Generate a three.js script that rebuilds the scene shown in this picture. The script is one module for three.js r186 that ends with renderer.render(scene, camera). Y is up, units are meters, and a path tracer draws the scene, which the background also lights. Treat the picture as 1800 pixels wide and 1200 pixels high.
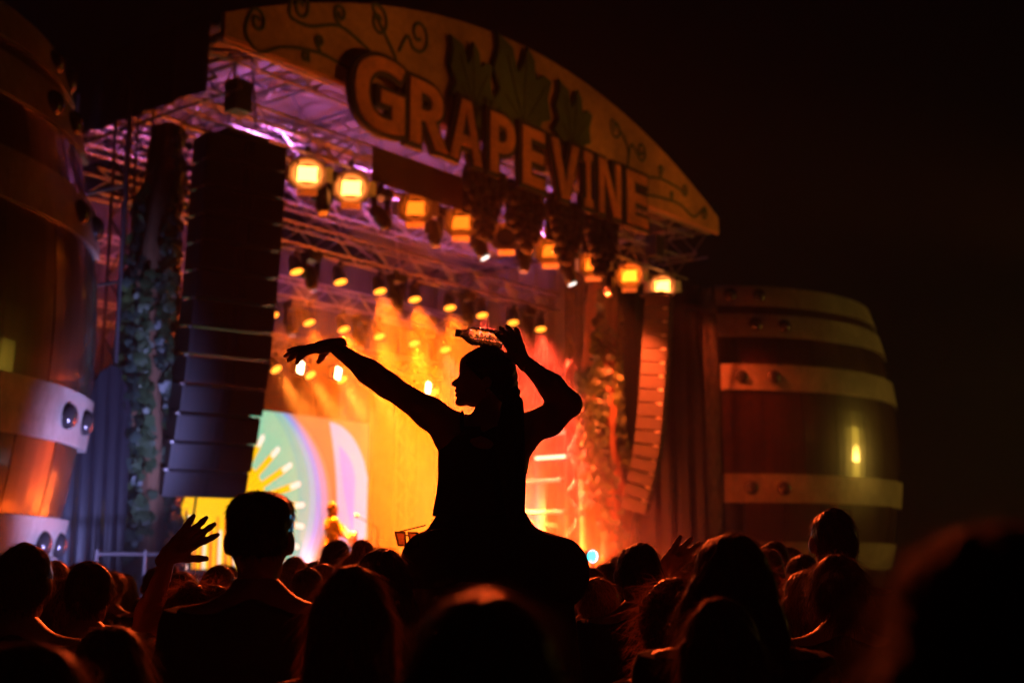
import * as THREE from 'three';
import { mergeGeometries, mergeVertices } from 'three/addons/utils/BufferGeometryUtils.js';
import { RectAreaLightUniformsLib } from 'three/addons/lights/RectAreaLightUniformsLib.js';
import { FontLoader } from 'three/addons/loaders/FontLoader.js';
import { TextGeometry } from 'three/addons/geometries/TextGeometry.js';

// ---------------------------------------------------------------- camera, sky, exposure
const scene = new THREE.Scene();
const camera = new THREE.PerspectiveCamera(29.7, 1024 / 682, 0.1, 400);
camera.position.set(0, 1.75, 0);
camera.rotation.order = 'YXZ';
camera.rotation.set(THREE.MathUtils.degToRad(10.02), THREE.MathUtils.degToRad(-51.3), 0);
camera.focus = 4.75;                       // on the dancer
camera.userData.fStop = 2.2;
const renderer = new THREE.WebGLRenderer({ antialias: true });
renderer.toneMapping = THREE.LinearToneMapping;
renderer.toneMappingExposure = 1;
renderer.shadowMap.enabled = true;
RectAreaLightUniformsLib.init();
scene.background = new THREE.Color().setRGB(0.00012, 0.00013, 0.00018);      // night sky
const moon = new THREE.DirectionalLight(new THREE.Color().setRGB(0.75, 0.85, 1), 0.0015);
moon.name = 'moonlight'; moon.position.set(-30, 60, 40); moon.castShadow = true;
moon.shadow.camera.left = moon.shadow.camera.bottom = -40; moon.shadow.camera.right = moon.shadow.camera.top = 40; moon.shadow.camera.far = 200;
scene.add(moon, moon.target);
scene.fog = new THREE.FogExp2(new THREE.Color().setRGB(1, 0.97, 0.95), 0.0021);  // stage smoke in the air

// ---------------------------------------------------------------- helpers
let seed = 7;
const rnd = () => { seed = (seed + 0x6d2b79f5) | 0; let t = Math.imul(seed ^ (seed >>> 15), 1 | seed); t = (t + Math.imul(t ^ (t >>> 7), 61 | t)) ^ t; return ((t ^ (t >>> 14)) >>> 0) / 4294967296; };
const rr = (a, b) => a + (b - a) * rnd();
const V = (x, y, z) => new THREE.Vector3(x, y, z);
const rgb = (r, g, b) => new THREE.Color().setRGB(r, g, b);
const used = new Map();
function numbered(name) { const n = used.get(name) ?? 0; used.set(name, n + 1); return n ? name + '_' + String(n).padStart(3, '0') : name; }
function tag(o, label, category, group) { o.userData.label = label; o.userData.category = category; if (group) o.userData.group = group; return o; }
function thing(name, label, category, p = [0, 0, 0], turn = 0, group) {
  const g = new THREE.Group(); g.name = numbered(name); g.position.set(...p); g.rotation.y = turn; scene.add(g); return tag(g, label, category, group);
}
function struct(o) { o.userData.kind = 'structure'; if (!o.parent) scene.add(o); return o; }
function part(name, geo, mat, parent, p, r, s) {
  const m = new THREE.Mesh(geo, mat); m.name = name; m.castShadow = m.receiveShadow = true;
  if (p) m.position.set(...p); if (r) m.rotation.set(...r); if (s) m.scale.set(...s);
  (parent ?? scene).add(m); return m;
}
function std(color, roughness = 0.8, metalness = 0, extra = {}) { return new THREE.MeshPhysicalMaterial({ color, roughness, metalness, ...extra }); }
const UB = new THREE.BoxGeometry(1, 1, 1), UC = new THREE.CylinderGeometry(1, 1, 1, 8, 1), UC16 = new THREE.CylinderGeometry(1, 1, 1, 20, 1), US = new THREE.SphereGeometry(1, 16, 10);
const UPv = V(0, 1, 0);
function bar(name, a, b, r, mat, parent, geo = UC) {
  const d = b.clone().sub(a), m = part(name, geo, mat, parent, a.clone().add(b).multiplyScalar(0.5).toArray(), null, [r, d.length(), r]);
  m.quaternion.setFromUnitVectors(UPv, d.normalize()); return m;
}
function noise2(w, f) {             // tileable value noise
  const n = Math.max(2, Math.round(f)), g = Float32Array.from({ length: n * n }, rnd), sm = (t) => t * t * (3 - 2 * t), out = new Float32Array(w * w);
  for (let y = 0; y < w; y++) for (let x = 0; x < w; x++) {
    const u = x / w * n, v = y / w * n, i = Math.floor(u), j = Math.floor(v), a = sm(u - i), b = sm(v - j), q = (p, k) => g[((k + n) % n) * n + (p + n) % n];
    out[y * w + x] = (q(i, j) * (1 - a) + q(i + 1, j) * a) * (1 - b) + (q(i, j + 1) * (1 - a) + q(i + 1, j + 1) * a) * b;
  }
  return out;
}
function layered(w, list) { const o = new Float32Array(w * w); for (const [f, a] of list) { const n = noise2(w, f); for (let i = 0; i < o.length; i++) o[i] += (n[i] - 0.5) * a; } return o; }
function texOf(w, fn, srgb = true, repeat = [1, 1]) {
  const d = new Uint8Array(w * w * 4);
  for (let i = 0; i < w * w; i++) { const c = fn(i % w, Math.floor(i / w), i); d[i * 4] = c[0]; d[i * 4 + 1] = c[1]; d[i * 4 + 2] = c[2]; d[i * 4 + 3] = 255; }
  const t = new THREE.DataTexture(d, w, w); t.magFilter = THREE.LinearFilter; t.minFilter = THREE.LinearMipmapLinearFilter; t.wrapS = t.wrapT = THREE.RepeatWrapping; t.repeat.set(...repeat);
  if (srgb) t.colorSpace = THREE.SRGBColorSpace; t.needsUpdate = true; return t;
}
const clamp255 = (x) => Math.max(0, Math.min(255, x));
const mottle = layered(256, [[4, 60], [13, 50], [40, 45], [110, 40]]);
const grain = (() => { const a = layered(256, [[6, 1], [30, 0.6]]), o = new Float32Array(65536), c = noise2(256, 96), e = noise2(256, 40); for (let y = 0; y < 256; y++) for (let x = 0; x < 256; x++) o[y * 256 + x] = (c[((x) % 256) + 256 * (Math.floor(y / 24) % 256)] - 0.5) * 50 + (e[x + 256 * (Math.floor(y / 40))] - 0.5) * 40 + a[y * 256 + x] * 40; return o; })();
const mottleTex = texOf(256, (x, y, i) => { const v = clamp255(205 + mottle[i] * 0.55); return [v, v, v]; });
const grainTex = texOf(256, (x, y, i) => { const v = clamp255(190 + grain[i] * 0.9); return [v, v * 0.985, v * 0.97]; });
const bumpTex = texOf(256, (x, y, i) => { const v = clamp255(128 + mottle[i] * 0.8); return [v, v, v]; }, false);
const grainBump = texOf(256, (x, y, i) => { const v = clamp255(128 + grain[i]); return [v, v, v]; }, false);

const GY = 0.12;                                                            // the field lies a little above the foot of the stage
// ---------------------------------------------------------------- materials
const M = {
  alu: std(rgb(0.24, 0.215, 0.24), 0.34, 0.85),
  blackTruss: std(rgb(0.06, 0.05, 0.05), 0.5, 0.5),
  black: std(rgb(0.012, 0.012, 0.014), 0.55),
  blackMetal: std(rgb(0.02, 0.02, 0.022), 0.4, 0.3),
  drape: std(rgb(0.008, 0.008, 0.011), 0.85),
  deck: std(rgb(0.05, 0.045, 0.045), 0.45, 0, { map: mottleTex }),
  cloth: std(rgb(0.05, 0.042, 0.045), 0.95, 0, { map: mottleTex }),
  grille: std(rgb(0.03, 0.03, 0.032), 0.5, 0.4),
};
const bulbMat = (r, g, b) => { const m = std(rgb(0.05, 0.05, 0.05), 0.4); m.emissive = rgb(r, g, b); m.emissiveIntensity = 1; return m; };
function spot(name, parent, at, towards, color, cd, deg, penumbra = 0.5, size = 4) {
  const l = new THREE.SpotLight(color, cd, 0, THREE.MathUtils.degToRad(deg), penumbra, 2);
  l.name = name; l.position.set(...at); l.target.position.set(...towards); l.castShadow = true; l.shadow.radius = size;
  parent.add(l, l.target); return l;
}
const FLOOD = 400, BEAM = 14000, BLIND = 1500, FLOORF = 450, MAG = 110, SCREEN = 1.15, FRONT = 190, BLUE = 420, YEL = 45, CYAN = 60;

// ---------------------------------------------------------------- ground and stage
const CX = 18.3;
{
  const g = new THREE.PlaneGeometry(110, 90, 60, 50); g.rotateX(-Math.PI / 2);
  const p = g.attributes.position; for (let i = 0; i < p.count; i++) p.setY(i, 0.03 * Math.sin(p.getX(i) * 0.7) * Math.cos(p.getZ(i) * 0.5) - 0.03);
  g.computeVertexNormals();
  const t = mottleTex.clone(); t.repeat.set(40, 34); t.needsUpdate = true;
  struct(part('ground', g, std(rgb(0.035, 0.036, 0.022), 0.95, 0, { map: t }), null, [14, GY, -8]));
}
const stage = thing('stage_platform', 'black raised concert stage deck behind the crowd', 'stage', [0, 0, 0]);
{
  const boards = std(rgb(0.025, 0.023, 0.023), 0.6, 0, { map: grainTex });
  for (let i = 0; i < 14; i++) part('deck_panel', UB, boards, stage, [11.0 + i * 1.12, 1.15, -19.9], null, [1.11, 0.1, 8.8]);
  for (let i = 0; i < 15; i++) for (const z of [-15.6, -20, -24.2]) part('leg', UC, M.alu, stage, [10.5 + i * 1.115, 0.55, z], null, [0.04, 1.1, 0.04]);
  for (let i = 0; i < 14; i++) part('skirt_panel', UB, M.drape, stage, [11.0 + i * 1.12, 0.55, -15.47], [0, rr(-0.03, 0.03), 0], [1.1, 1.08, 0.03]);
}
{ // short railing left of the stage front
  const b = thing('railing', 'short dark steel railing below the near tree column', 'railing', [9.9, GY - 0.02, -14.9]);
  for (const s of [0, 0.75, 1.5]) bar('post', V(s, 0, 0), V(s, s > 1 ? 2.0 : 1.9, 0), 0.03, M.blackTruss, b);
  for (const y of [1.0, 1.85]) bar('rail', V(0, y, 0), V(1.5, y, 0), 0.025, M.blackTruss, b);
}
// trusses: four chords and zigzag braces, each truss a thing
function truss(name, label, a, b, w, h, group, bay = 0.55, mat = M.alu, r = 0.027) {
  const d = b.clone().sub(a), L = d.length(), t = thing(name, label, 'truss', a.toArray(), 0, group);
  t.quaternion.setFromUnitVectors(V(1, 0, 0), d.normalize());
  const c = [[-h / 2, -w / 2], [-h / 2, w / 2], [h / 2, w / 2], [h / 2, -w / 2]], n = Math.max(2, Math.round(L / bay)), s = L / n;
  for (const [y, z] of c) bar('chord', V(0, y, z), V(L, y, z), r, mat, t);
  for (let k = 0; k < 4; k++) {
    const [y0, z0] = c[k], [y1, z1] = c[(k + 1) % 4];
    for (let i = 0; i < n; i++) { const f = (i + k) % 2; bar('brace', V(i * s, f ? y1 : y0, f ? z1 : z0), V((i + 1) * s, f ? y0 : y1, f ? z0 : z1), r * 0.55, mat, t); }
  }
  return t;
}
const FZ = -14.6;
truss('front_truss', 'front lighting truss with the orange floodlights under the sign', V(11.6, 8.75, -15.6), V(25.8, 8.75, -15.6), 0.5, 0.5, 'lighting trusses');
truss('middle_truss', 'second lighting truss back carrying eight yellow lamps', V(11.9, 8.2, -18.7), V(24.95, 8.2, -18.7), 0.42, 0.42, 'lighting trusses');
truss('rear_truss', 'third lighting truss back above the smoky stage', V(11.9, 7.85, -21.3), V(24.9, 7.85, -21.3), 0.42, 0.42, 'lighting trusses');
truss('back_truss', 'rearmost lighting truss with white square lamps over the video screen', V(11.9, 6.9, -22.75), V(25.2, 6.9, -22.75), 0.4, 0.4, 'lighting trusses');
// towers
for (const [x, z, l] of [[11.9, -17.5, 'aluminium truss tower at the near side of the stage'], [24.35, -17.5, 'red lit truss tower at the far side of the stage']])
  truss('tower_truss', l, V(x, 0, z), V(x, 9.3, z), 0.42, 0.42, 'stage towers', 0.5, M.blackTruss);
for (const [x, z, l] of [[11.9, -23.9, 'rear truss tower behind the near side drapes'], [25.3, -23.9, 'rear truss tower beside the far side drape']])
  truss('tower_truss', l, V(x, 0, z), V(x, 9.3, z), 0.42, 0.42, 'stage towers', 0.5, M.blackTruss);
// roof
const archY = (x) => 11.76 - 1.85 * ((x - 18.72) / 7.33) ** 2;
const roof = thing('stage_roof', 'arched fabric stage roof on a metal grid', 'roof', [0, 0, 0]);
{
  const n = 12, fab = std(rgb(0.13, 0.115, 0.15), 0.9, 0, { map: mottleTex, side: THREE.DoubleSide });
  for (let i = 0; i < n; i++) {
    const x0 = 11.42 + i * 14.6 / n, x1 = x0 + 14.6 / n;
    for (let k = 0; k < 4; k++) {
      const z0 = -14.75 - k * 2.5, z1 = z0 - 2.48, g = new THREE.BufferGeometry(), pos = [], uv = [], idx = [], m = 6;
      for (let v = 0; v <= m; v++) for (let u = 0; u <= m; u++) {
        const x = x0 + (x1 - x0) * u / m * 0.995, z = z0 + (z1 - z0) * v / m, sag = 0.1 * Math.sin(Math.PI * u / m) * Math.sin(Math.PI * v / m);
        pos.push(x, archY(x) - 0.12 - sag, z); uv.push(x * 0.3, z * 0.3);
      }
      for (let v = 0; v < m; v++) for (let u = 0; u < m; u++) { const a = v * (m + 1) + u; idx.push(a, a + 1, a + m + 1, a + 1, a + m + 2, a + m + 1); }
      g.setAttribute('position', new THREE.Float32BufferAttribute(pos, 3)); g.setAttribute('uv', new THREE.Float32BufferAttribute(uv, 2)); g.setIndex(idx); g.computeVertexNormals();
      part('fabric_panel', g, fab, roof);
    }
  }
  for (let i = 0; i <= 6; i++) { const x = 11.6 + i * 14.2 / 6; bar('rafter', V(x, archY(x) - 0.3, -14.8), V(x, archY(x) - 0.3, -24.7), 0.05, M.alu, roof); }
  for (let k = 0; k <= 5; k++) { const z = -14.9 - k * 1.95; for (let i = 0; i < 12; i++) { const xa = 11.6 + i * 14.2 / 12, xb = xa + 14.2 / 12; bar('purlin', V(xa, archY(xa) - 0.38, z), V(xb, archY(xb) - 0.38, z), 0.04, M.alu, roof); } }
  for (let i = 0; i < 6; i++) for (let k = 0; k < 5; k += 2) { const xa = 11.6 + i * 14.2 / 6, xb = xa + 14.2 / 6, z = -14.9 - k * 1.95; bar('wind_brace', V(xa, archY(xa) - 0.42, z), V(xb, archY(xb) - 0.42, z - 1.95), 0.03, M.alu, roof); }
}
truss('side_truss', 'roof side truss over the near wing in dim blue light', V(11.75, 9.3, -14.9), V(11.75, 9.3, -24.6), 0.5, 0.6, 'roof side trusses', 0.55, M.blackTruss);
truss('side_truss', 'roof side truss over the far wing', V(25.75, 9.3, -14.9), V(25.75, 9.3, -24.6), 0.5, 0.6, 'roof side trusses');
truss('header_truss', 'pink lit header truss right behind the sign board', V(11.5, 9.75, -15.0), V(25.9, 9.75, -15.0), 0.45, 0.45, 'lighting trusses');
truss('grid_truss', 'roof grid truss above the middle of the stage', V(11.75, 9.5, -17.8), V(25.75, 9.5, -17.8), 0.45, 0.45, 'lighting trusses');
for (const [x, l] of [[14.6, 'first lengthwise roof truss from the near side'], [18.2, 'lengthwise roof truss under the middle of the arch'], [21.8, 'third lengthwise roof truss from the near side']]) truss('ridge_truss', l, V(x, archY(x) - 0.75, -14.95), V(x, archY(x) - 0.75, -24.5), 0.4, 0.45, 'lighting trusses');
truss('cross_truss', 'roof cross truss far up behind the middle truss', V(11.75, 9.6, -20.3), V(25.75, 9.6, -20.3), 0.45, 0.45, 'lighting trusses');
// outriggers of scaffold at the near wing
{
  const s = thing('wing_scaffold', 'thin scaffold poles beside the near wing', 'scaffold', [0, 0, 0]);
  for (const [x, z] of [[11.05, -16.4], [10.9, -17.6]]) bar('pole', V(x, 0, z), V(x, 9.2, z), 0.03, M.alu, s);
  for (let y = 1.5; y < 9; y += 1.5) bar('ledger', V(11.05, y, -16.4), V(10.9, y, -17.6), 0.024, M.alu, s);
}
// drapes: wavy cloth sheets with thickness
function drape(name, label, a, b, y0, y1, mat, folds, amp, group, jag = 0) {
  const d = V(b[0] - a[0], 0, b[1] - a[1]), L = d.length(), n = Math.round(L * 14), m = 10, g = new THREE.BufferGeometry(), pos = [], uv = [], idx = [], nx = -d.z / L, nz = d.x / L;
  const ph = rr(0, 6);
  for (let s = 0; s < 2; s++) for (let v = 0; v <= m; v++) for (let u = 0; u <= n; u++) {
    const t = u / n, f = v / m, y = y0 + (y1 - y0) * f + (v === m ? jag * Math.sin(t * 9 + ph) : 0);
    const o = amp * (Math.sin(t * folds * 6.283 + ph + 0.6 * Math.sin(f * 3 + t * 5)) + 0.4 * Math.sin(t * folds * 14.3 + f)) * (1.15 - 0.5 * f) + s * 0.02;
    pos.push(a[0] + d.x * t + nx * o, y, a[1] + d.z * t + nz * o); uv.push(t * L * 0.5, y * 0.5);
  }
  const W = n + 1, S = W * (m + 1);
  for (let s = 0; s < 2; s++) for (let v = 0; v < m; v++) for (let u = 0; u < n; u++) { const i = s * S + v * W + u; s ? idx.push(i, i + 1, i + W, i + 1, i + W + 1, i + W) : idx.push(i, i + W, i + 1, i + 1, i + W, i + W + 1); }
  g.setAttribute('position', new THREE.Float32BufferAttribute(pos, 3)); g.setAttribute('uv', new THREE.Float32BufferAttribute(uv, 2)); g.setIndex(idx); g.computeVertexNormals();
  const o = part(numbered(name), g, mat, null); tag(o, label, 'drape', group); return o;
}
drape('wing_drape', 'tall black drape between near barrel and stage tower', [9.2, -17.9], [11.15, -18.2], 0, 8.9, M.drape, 5, 0.07, 'black masking drapes');
drape('wing_drape', 'low black cloth with blue sheen beside near barrel', [9.5, -16.1], [11.25, -16.3], 0, 4.4, std(rgb(0.01, 0.01, 0.014), 0.3), 7, 0.06, 'black masking drapes', 0.3);
drape('wing_drape', 'tall black drape behind the far speaker column', [24.7, -17.0], [29.5, -15.9], 0, 8.8, M.drape, 9, 0.08, 'black masking drapes');
drape('side_drape', 'black cloth closing the far side of the stage', [25.35, -18.0], [25.35, -24.4], 1.2, 9.4, M.cloth, 9, 0.07, 'stage cloths');
drape('side_drape', 'black cloth closing the near side of the stage', [11.2, -18.4], [11.2, -24.4], 1.2, 9.4, M.cloth, 9, 0.07, 'stage cloths');
drape('back_cloth', 'wide black cloth hanging behind the video screen', [11.2, -24.5], [25.5, -24.5], 1.2, 9.9, M.cloth, 12, 0.06, 'stage cloths');
drape('roof_valance', 'black masking cloth along the near edge of the roof', [11.3, -14.9], [11.3, -24.4], 8.75, 10.0, M.drape, 11, 0.03, 'black masking drapes');

// ---------------------------------------------------------------- video screen
{
  const W = 1024, H = 360, c = document.createElement('canvas'); c.width = W; c.height = H;
  const q = c.getContext('2d'), X0 = 12.9, X1 = 23.08, Y0 = 1.75, Y1 = 5.38, X = (x) => (x - X0) / (X1 - X0) * W, Y = (y) => (Y1 - y) / (Y1 - Y0) * H, k = W / (X1 - X0);
  q.fillStyle = '#5c5a45'; q.fillRect(0, 0, W, H);
  const blob = (x, y, a, b, col) => { q.fillStyle = col; q.beginPath(); q.ellipse(X(x), Y(y), a * k, b * k, 0, 0, 7); q.fill(); };
  // nested rounded shapes, pale blue and green
  q.fillStyle = '#3f9bd0'; q.beginPath(); q.moveTo(X(21.72), Y(5.3)); q.quadraticCurveTo(X(22.5), Y(5.3), X(22.95), Y(4.4)); q.lineTo(X(23.08), Y(4.0)); q.lineTo(X(23.05), Y(2.6)); q.quadraticCurveTo(X(22.6), Y(1.8), X(21.9), Y(1.75)); q.quadraticCurveTo(X(22.25), Y(3.4), X(21.72), Y(5.3)); q.fill();
  q.fillStyle = '#1878e0'; q.beginPath(); q.moveTo(X(22.05), Y(4.75)); q.quadraticCurveTo(X(22.6), Y(4.5), X(22.65), Y(3.9)); q.lineTo(X(22.6), Y(2.6)); q.quadraticCurveTo(X(22.3), Y(3.2), X(22.05), Y(4.75)); q.fill();
  for (const [w, col] of [[3.25, '#6f7466'], [3.12, '#4f84b8'], [2.92, '#1f90e0'], [2.74, '#20b4d0'], [2.55, '#38bcae'], [2.2, '#66c8a4']]) blob(18.6, 3.3, w, 2.55, col);
  blob(18.6, 3.0, 1.25, 1.3, '#ffc400');
  q.lineCap = 'round';
  for (let i = 0; i < 26; i++) {
    const a = i / 26 * 6.2832 + 0.12, r0 = 0.9, r1 = 1.75 + 0.2 * Math.cos(a);
    const P = (r) => [X(18.6 + Math.cos(a) * r * 1.12), Y(3.0 + Math.sin(a) * r)];
    for (const [u, v, wd, col] of [[r0, r1, 15, '#ffb300'], [r0, r1, 6, '#ffd000'], [r1 - 0.06, r1 + 0.14, 13, '#fff2e0']]) { q.strokeStyle = col; q.lineWidth = wd; q.beginPath(); q.moveTo(...P(u)); q.lineTo(...P(v)); q.stroke(); }
  }
  for (let i = 0; i < 30; i++) { q.fillStyle = ['#ffc400', '#ff8a00', '#f4ead8', '#ffd21c', '#d94a08'][i % 5]; q.fillRect(X(16.6 + i * 0.085), Y(2.9 - 0.3 * ((i * 7) % 3)), 8, 120); }
  for (let i = 0; i < 40; i++) { q.fillStyle = ['#e8661a', '#9fd9dd', '#f7c9a0', '#c8321a'][i % 4]; q.fillRect(X(15.6 + (i % 8) * 0.16), Y(2 + (i * 37 % 33) / 10), 13, 22); }
  const t = new THREE.CanvasTexture(c); t.colorSpace = THREE.SRGBColorSpace;
  const s = thing('video_screen', 'large video wall showing a yellow sunburst on pale blue shapes', 'screen', [(X0 + X1) / 2, 0, -23.2]);
  const face = new THREE.MeshStandardMaterial({ color: 0x050505, roughness: 0.5, emissive: 0xffffff, emissiveMap: t, emissiveIntensity: SCREEN });
  part('screen_face', new THREE.PlaneGeometry(X1 - X0, Y1 - Y0), face, s, [0, (Y0 + Y1) / 2, 0.055]);
  part('screen_casing', UB, M.black, s, [0, (Y0 + Y1) / 2, 0], null, [X1 - X0 + 0.06, Y1 - Y0 + 0.06, 0.1]);
  for (const x of [-4.6, -1.5, 1.5, 4.6]) part('stand', UB, M.black, s, [x, 1.47, -0.1], null, [0.15, 0.54, 0.5]);
  const l = new THREE.RectAreaLight(rgb(0.85, 0.85, 0.6), 0.12 * SCREEN, X1 - X0, Y1 - Y0); l.name = 'screen_glow'; l.position.set(0, (Y0 + Y1) / 2, 0.09); l.rotation.y = Math.PI; s.add(l);
}

// ---------------------------------------------------------------- stage lights
const ORANGE = rgb(1, 0.125, 0.003), AMBER = rgb(1, 0.22, 0.02), RED = rgb(1, 0.05, 0.02);
const paleMetal = std(rgb(0.75, 0.7, 0.65), 0.45, 0.4);
function clampAndYoke(f, up, w) {
  part('clamp', UB, M.blackMetal, f, [0, up, 0], null, [0.06, 0.12, 0.08]);
  for (const s of [-1, 1]) bar('yoke_arm', V(s * w, 0, 0), V(s * w * 0.6, up - 0.05, 0), 0.016, M.blackMetal, f);
  bar('yoke_bar', V(-w * 0.6, up - 0.05, 0), V(w * 0.6, up - 0.05, 0), 0.016, M.blackMetal, f);
}
// square floods with four barn doors, facing the crowd (+z), tilted down
const bowlMat = std(rgb(0.5, 0.42, 0.38), 0.5, 0.3);
const bowl = new THREE.LatheGeometry([[0.2, 0], [0.24, 0.05], [0.3, 0.1], [0.345, 0.12], [0.35, 0.112], [0.305, 0.085], [0.25, 0.035], [0.21, -0.01]].map(([a, b]) => new THREE.Vector2(a, b)), 28); bowl.rotateX(Math.PI / 2);
function flood(x, y, z, label, tilt, yaw, em, cd, group, aim, deg) {
  const f = thing('flood_light', label, 'stage light', [x, y, z], 0, group);
  clampAndYoke(f, 0.42, 0.24);
  const h = new THREE.Group(); h.name = 'head'; h.rotation.order = 'YXZ'; h.rotation.set(tilt, yaw, 0); f.add(h);
  part('housing', UB, M.blackMetal, h, [0, 0, -0.12], null, [0.4, 0.34, 0.22]);
  part('reflector_bowl', bowl, bowlMat, h, [0, 0, 0], null, [1, 0.85, 1]);
  part('lamp_lens', UB, bulbMat(...em), h, [0, 0, 0.01], null, [0.32, 0.24, 0.05]);
  for (const [px, py, rx, ry, sx, sy] of [[0, -0.3, 0.75, 0, 0.34, 0.16], [0.36, 0, 0, 0.75, 0.16, 0.26], [-0.36, 0, 0, -0.75, 0.16, 0.26]]) part('barn_door', UB, paleMetal, h, [px, py, 0.15], [rx, ry, 0], [sx, sy, 0.008]);
  if (cd) { const d = V(aim[0] - x, aim[1] - y, aim[2] - z), o = d.clone().normalize().multiplyScalar(0.25); spot('flood_beam', f, o.toArray(), d.toArray(), rgb(1, 0.09, 0.015), cd, deg, 0.7, 6); }
  return f;
}
const NTH = ['first', 'second', 'third', 'fourth', 'fifth', 'sixth', 'seventh', 'eighth', 'ninth'];
const CROWD = [3.2, 1.3, -2.6];
[13.91, 14.92, 16.54, 17.8, 19.17, 20.62, 22.14, 23.55, 24.93].forEach((x, i) => {
  const b = [1.5, 1.4, 0.28, 0.26, 0, 0.26, 0.4, 0.9, 1.5][i], em = b > 1 ? [9 * b, 2.3 * b, 0.4 * b] : [9 * b, 1.35 * b, 0.06 * b];
  const beam = { 2: [FLOOD, CROWD, 13], 3: [FLOOD, CROWD, 13], 5: [FLOOD, CROWD, 13], 6: [FLOOD * 2, [24.1, 5.2, -15.5], 27], 8: [FLOOD * 0.35, [29.3, 2.6, -13.6], 34] }[i] ?? [0];
  flood(x, 8.2, -15.5, b ? NTH[i] + ' orange floodlight from the near end of the front truss' : 'unlit floodlight with pale open doors in the front truss row', 0.28, Math.atan2(3.4 - x, 12.5), em, beam[0], 'orange floodlights on the front truss', beam[1], beam[2]);
});
// round wash lamps: bell shaped housing and glowing lens
const bell = new THREE.LatheGeometry([[0.0, -0.34], [0.07, -0.34], [0.1, -0.28], [0.13, -0.1], [0.15, 0.0], [0.16, 0.02], [0.145, 0.02], [0.13, 0.0]].map(([a, b]) => new THREE.Vector2(a, b)), 20); bell.rotateX(Math.PI / 2);
const disc = new THREE.SphereGeometry(0.132, 20, 8, 0, 6.2832, 0, 0.9); disc.rotateX(Math.PI / 2); disc.scale(1.25, 1.25, 0.4);
function wash(x, y, z, label, tilt, yaw, em, color, cd, deg, group, up = 0.36) {
  const f = thing('wash_light', label, 'stage light', [x, y, z], 0, group);
  clampAndYoke(f, up, 0.18);
  const h = new THREE.Group(); h.name = 'head'; h.rotation.order = 'YXZ'; h.rotation.set(tilt, yaw, 0); f.add(h);
  part('housing', bell, M.blackMetal, h); part('lamp_lens', disc, bulbMat(...em), h, [0, 0, -0.02]);
  if (cd) spot('wash_beam', h, [0, 0, 0.08], [0, 0, 5], color, cd, deg, 0.6, 5);
  return f;
}
[16.58, 17.76, 18.9, 19.97, 21.12, 22.24, 23.38, 24.46].forEach((x, i) => wash(x, 7.5, -18.7, NTH[i] + ' yellow lamp counted along the second truss', 1.22, 0.1 - 0.09 * i, [3.6, 0.95, 0.06], i > 4 ? RED : ORANGE, BEAM * (i < 2 ? 0.18 : i > 5 ? 0.7 : 1), 32, 'yellow lamps on the second truss'));
[18.24, 19.3, 20.37, 21.54, 22.75, 23.9].forEach((x, i) => wash(x, 7.2, -21.3, NTH[i] + ' yellow lamp counted from the near end of the third truss', 1.12, 0.15 - 0.09 * i, [3.6, 0.95, 0.06], i > 4 ? RED : ORANGE, BEAM * (i < 1 ? 0.15 : i < 2 ? 0.5 : i > 4 ? 0.8 : 1.25), 30, 'yellow lamps on the third truss', 0.4));
[[19.5, 6.29], [20.56, 6.28], [21.6, 6.29], [22.6, 6.3], [24.9, 6.32]].forEach(([x, y], i) => wash(x, y, -22.6, NTH[i] + ' small yellow spot beside the white lamps over the video screen', 0.9, 0.15 - 0.05 * i, [3.6, 1.1, 0.08], AMBER, BEAM * 1.2, 14, 'small spots over the screen', 0.34));
// white square blinders over the screen
[20.14, 21.35, 22.3, 24.57].forEach((x, i) => {
  const f = thing('blinder_light', NTH[i] + ' white square lamp counted along the rear truss', 'stage light', [x, 6.4, -22.5], 0, 'white square lamps over the screen');
  clampAndYoke(f, 0.34, 0.22);
  const h = new THREE.Group(); h.name = 'head'; h.rotation.order = 'YXZ'; h.rotation.set(0.12, 0.55, 0); f.add(h);
  part('housing', UB, M.blackMetal, h, [0, 0, -0.08], null, [0.42, 0.32, 0.16]);
  part('lamp_lens', UB, bulbMat(16, 11, 5.5), h, [0, 0, 0.012], null, [0.36, 0.26, 0.03]);
  spot('blinder_beam', h, [0, 0, 0.06], [0, -4.2, 3], AMBER, BLIND, 32, 0.8, 6);
});
// floor floods behind the band, washing the cloths
[[13.5, -22.6], [15.5, -22.7], [17.5, -22.8], [19.4, -22.6], [21.2, -22.7], [23.0, -22.4], [24.3, -21.4], [24.5, -19.9]].forEach(([x, z], i) => {
  const f = thing('floor_flood', NTH[i] + ' floor floodlight of the row at the stage rear', 'stage light', [x, 1.2, z], 0, 'floor floodlights at the stage rear');
  part('foot', UB, M.blackMetal, f, [0, 0.03, 0], null, [0.3, 0.06, 0.24]);
  for (const s of [-1, 1]) part('bracket', UB, M.blackMetal, f, [s * 0.19, 0.16, 0], null, [0.02, 0.26, 0.06]);
  const h = new THREE.Group(); h.name = 'head'; h.position.y = 0.24; h.rotation.order = 'YXZ'; h.rotation.set(-0.95, i > 5 ? Math.PI / 2 : Math.PI, 0); f.add(h);
  part('housing', UB, M.blackMetal, h, [0, 0, -0.07], null, [0.34, 0.24, 0.14]);
  part('lamp_lens', UB, bulbMat(5, 2.6, 1.6), h, [0, 0, 0.012], null, [0.28, 0.18, 0.03]);
  spot('floor_beam', h, [0, 0, 0.06], [0, 0, 5], rgb(1, 0.4, 0.33), FLOORF, 26, 0.9, 5);
});
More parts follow.
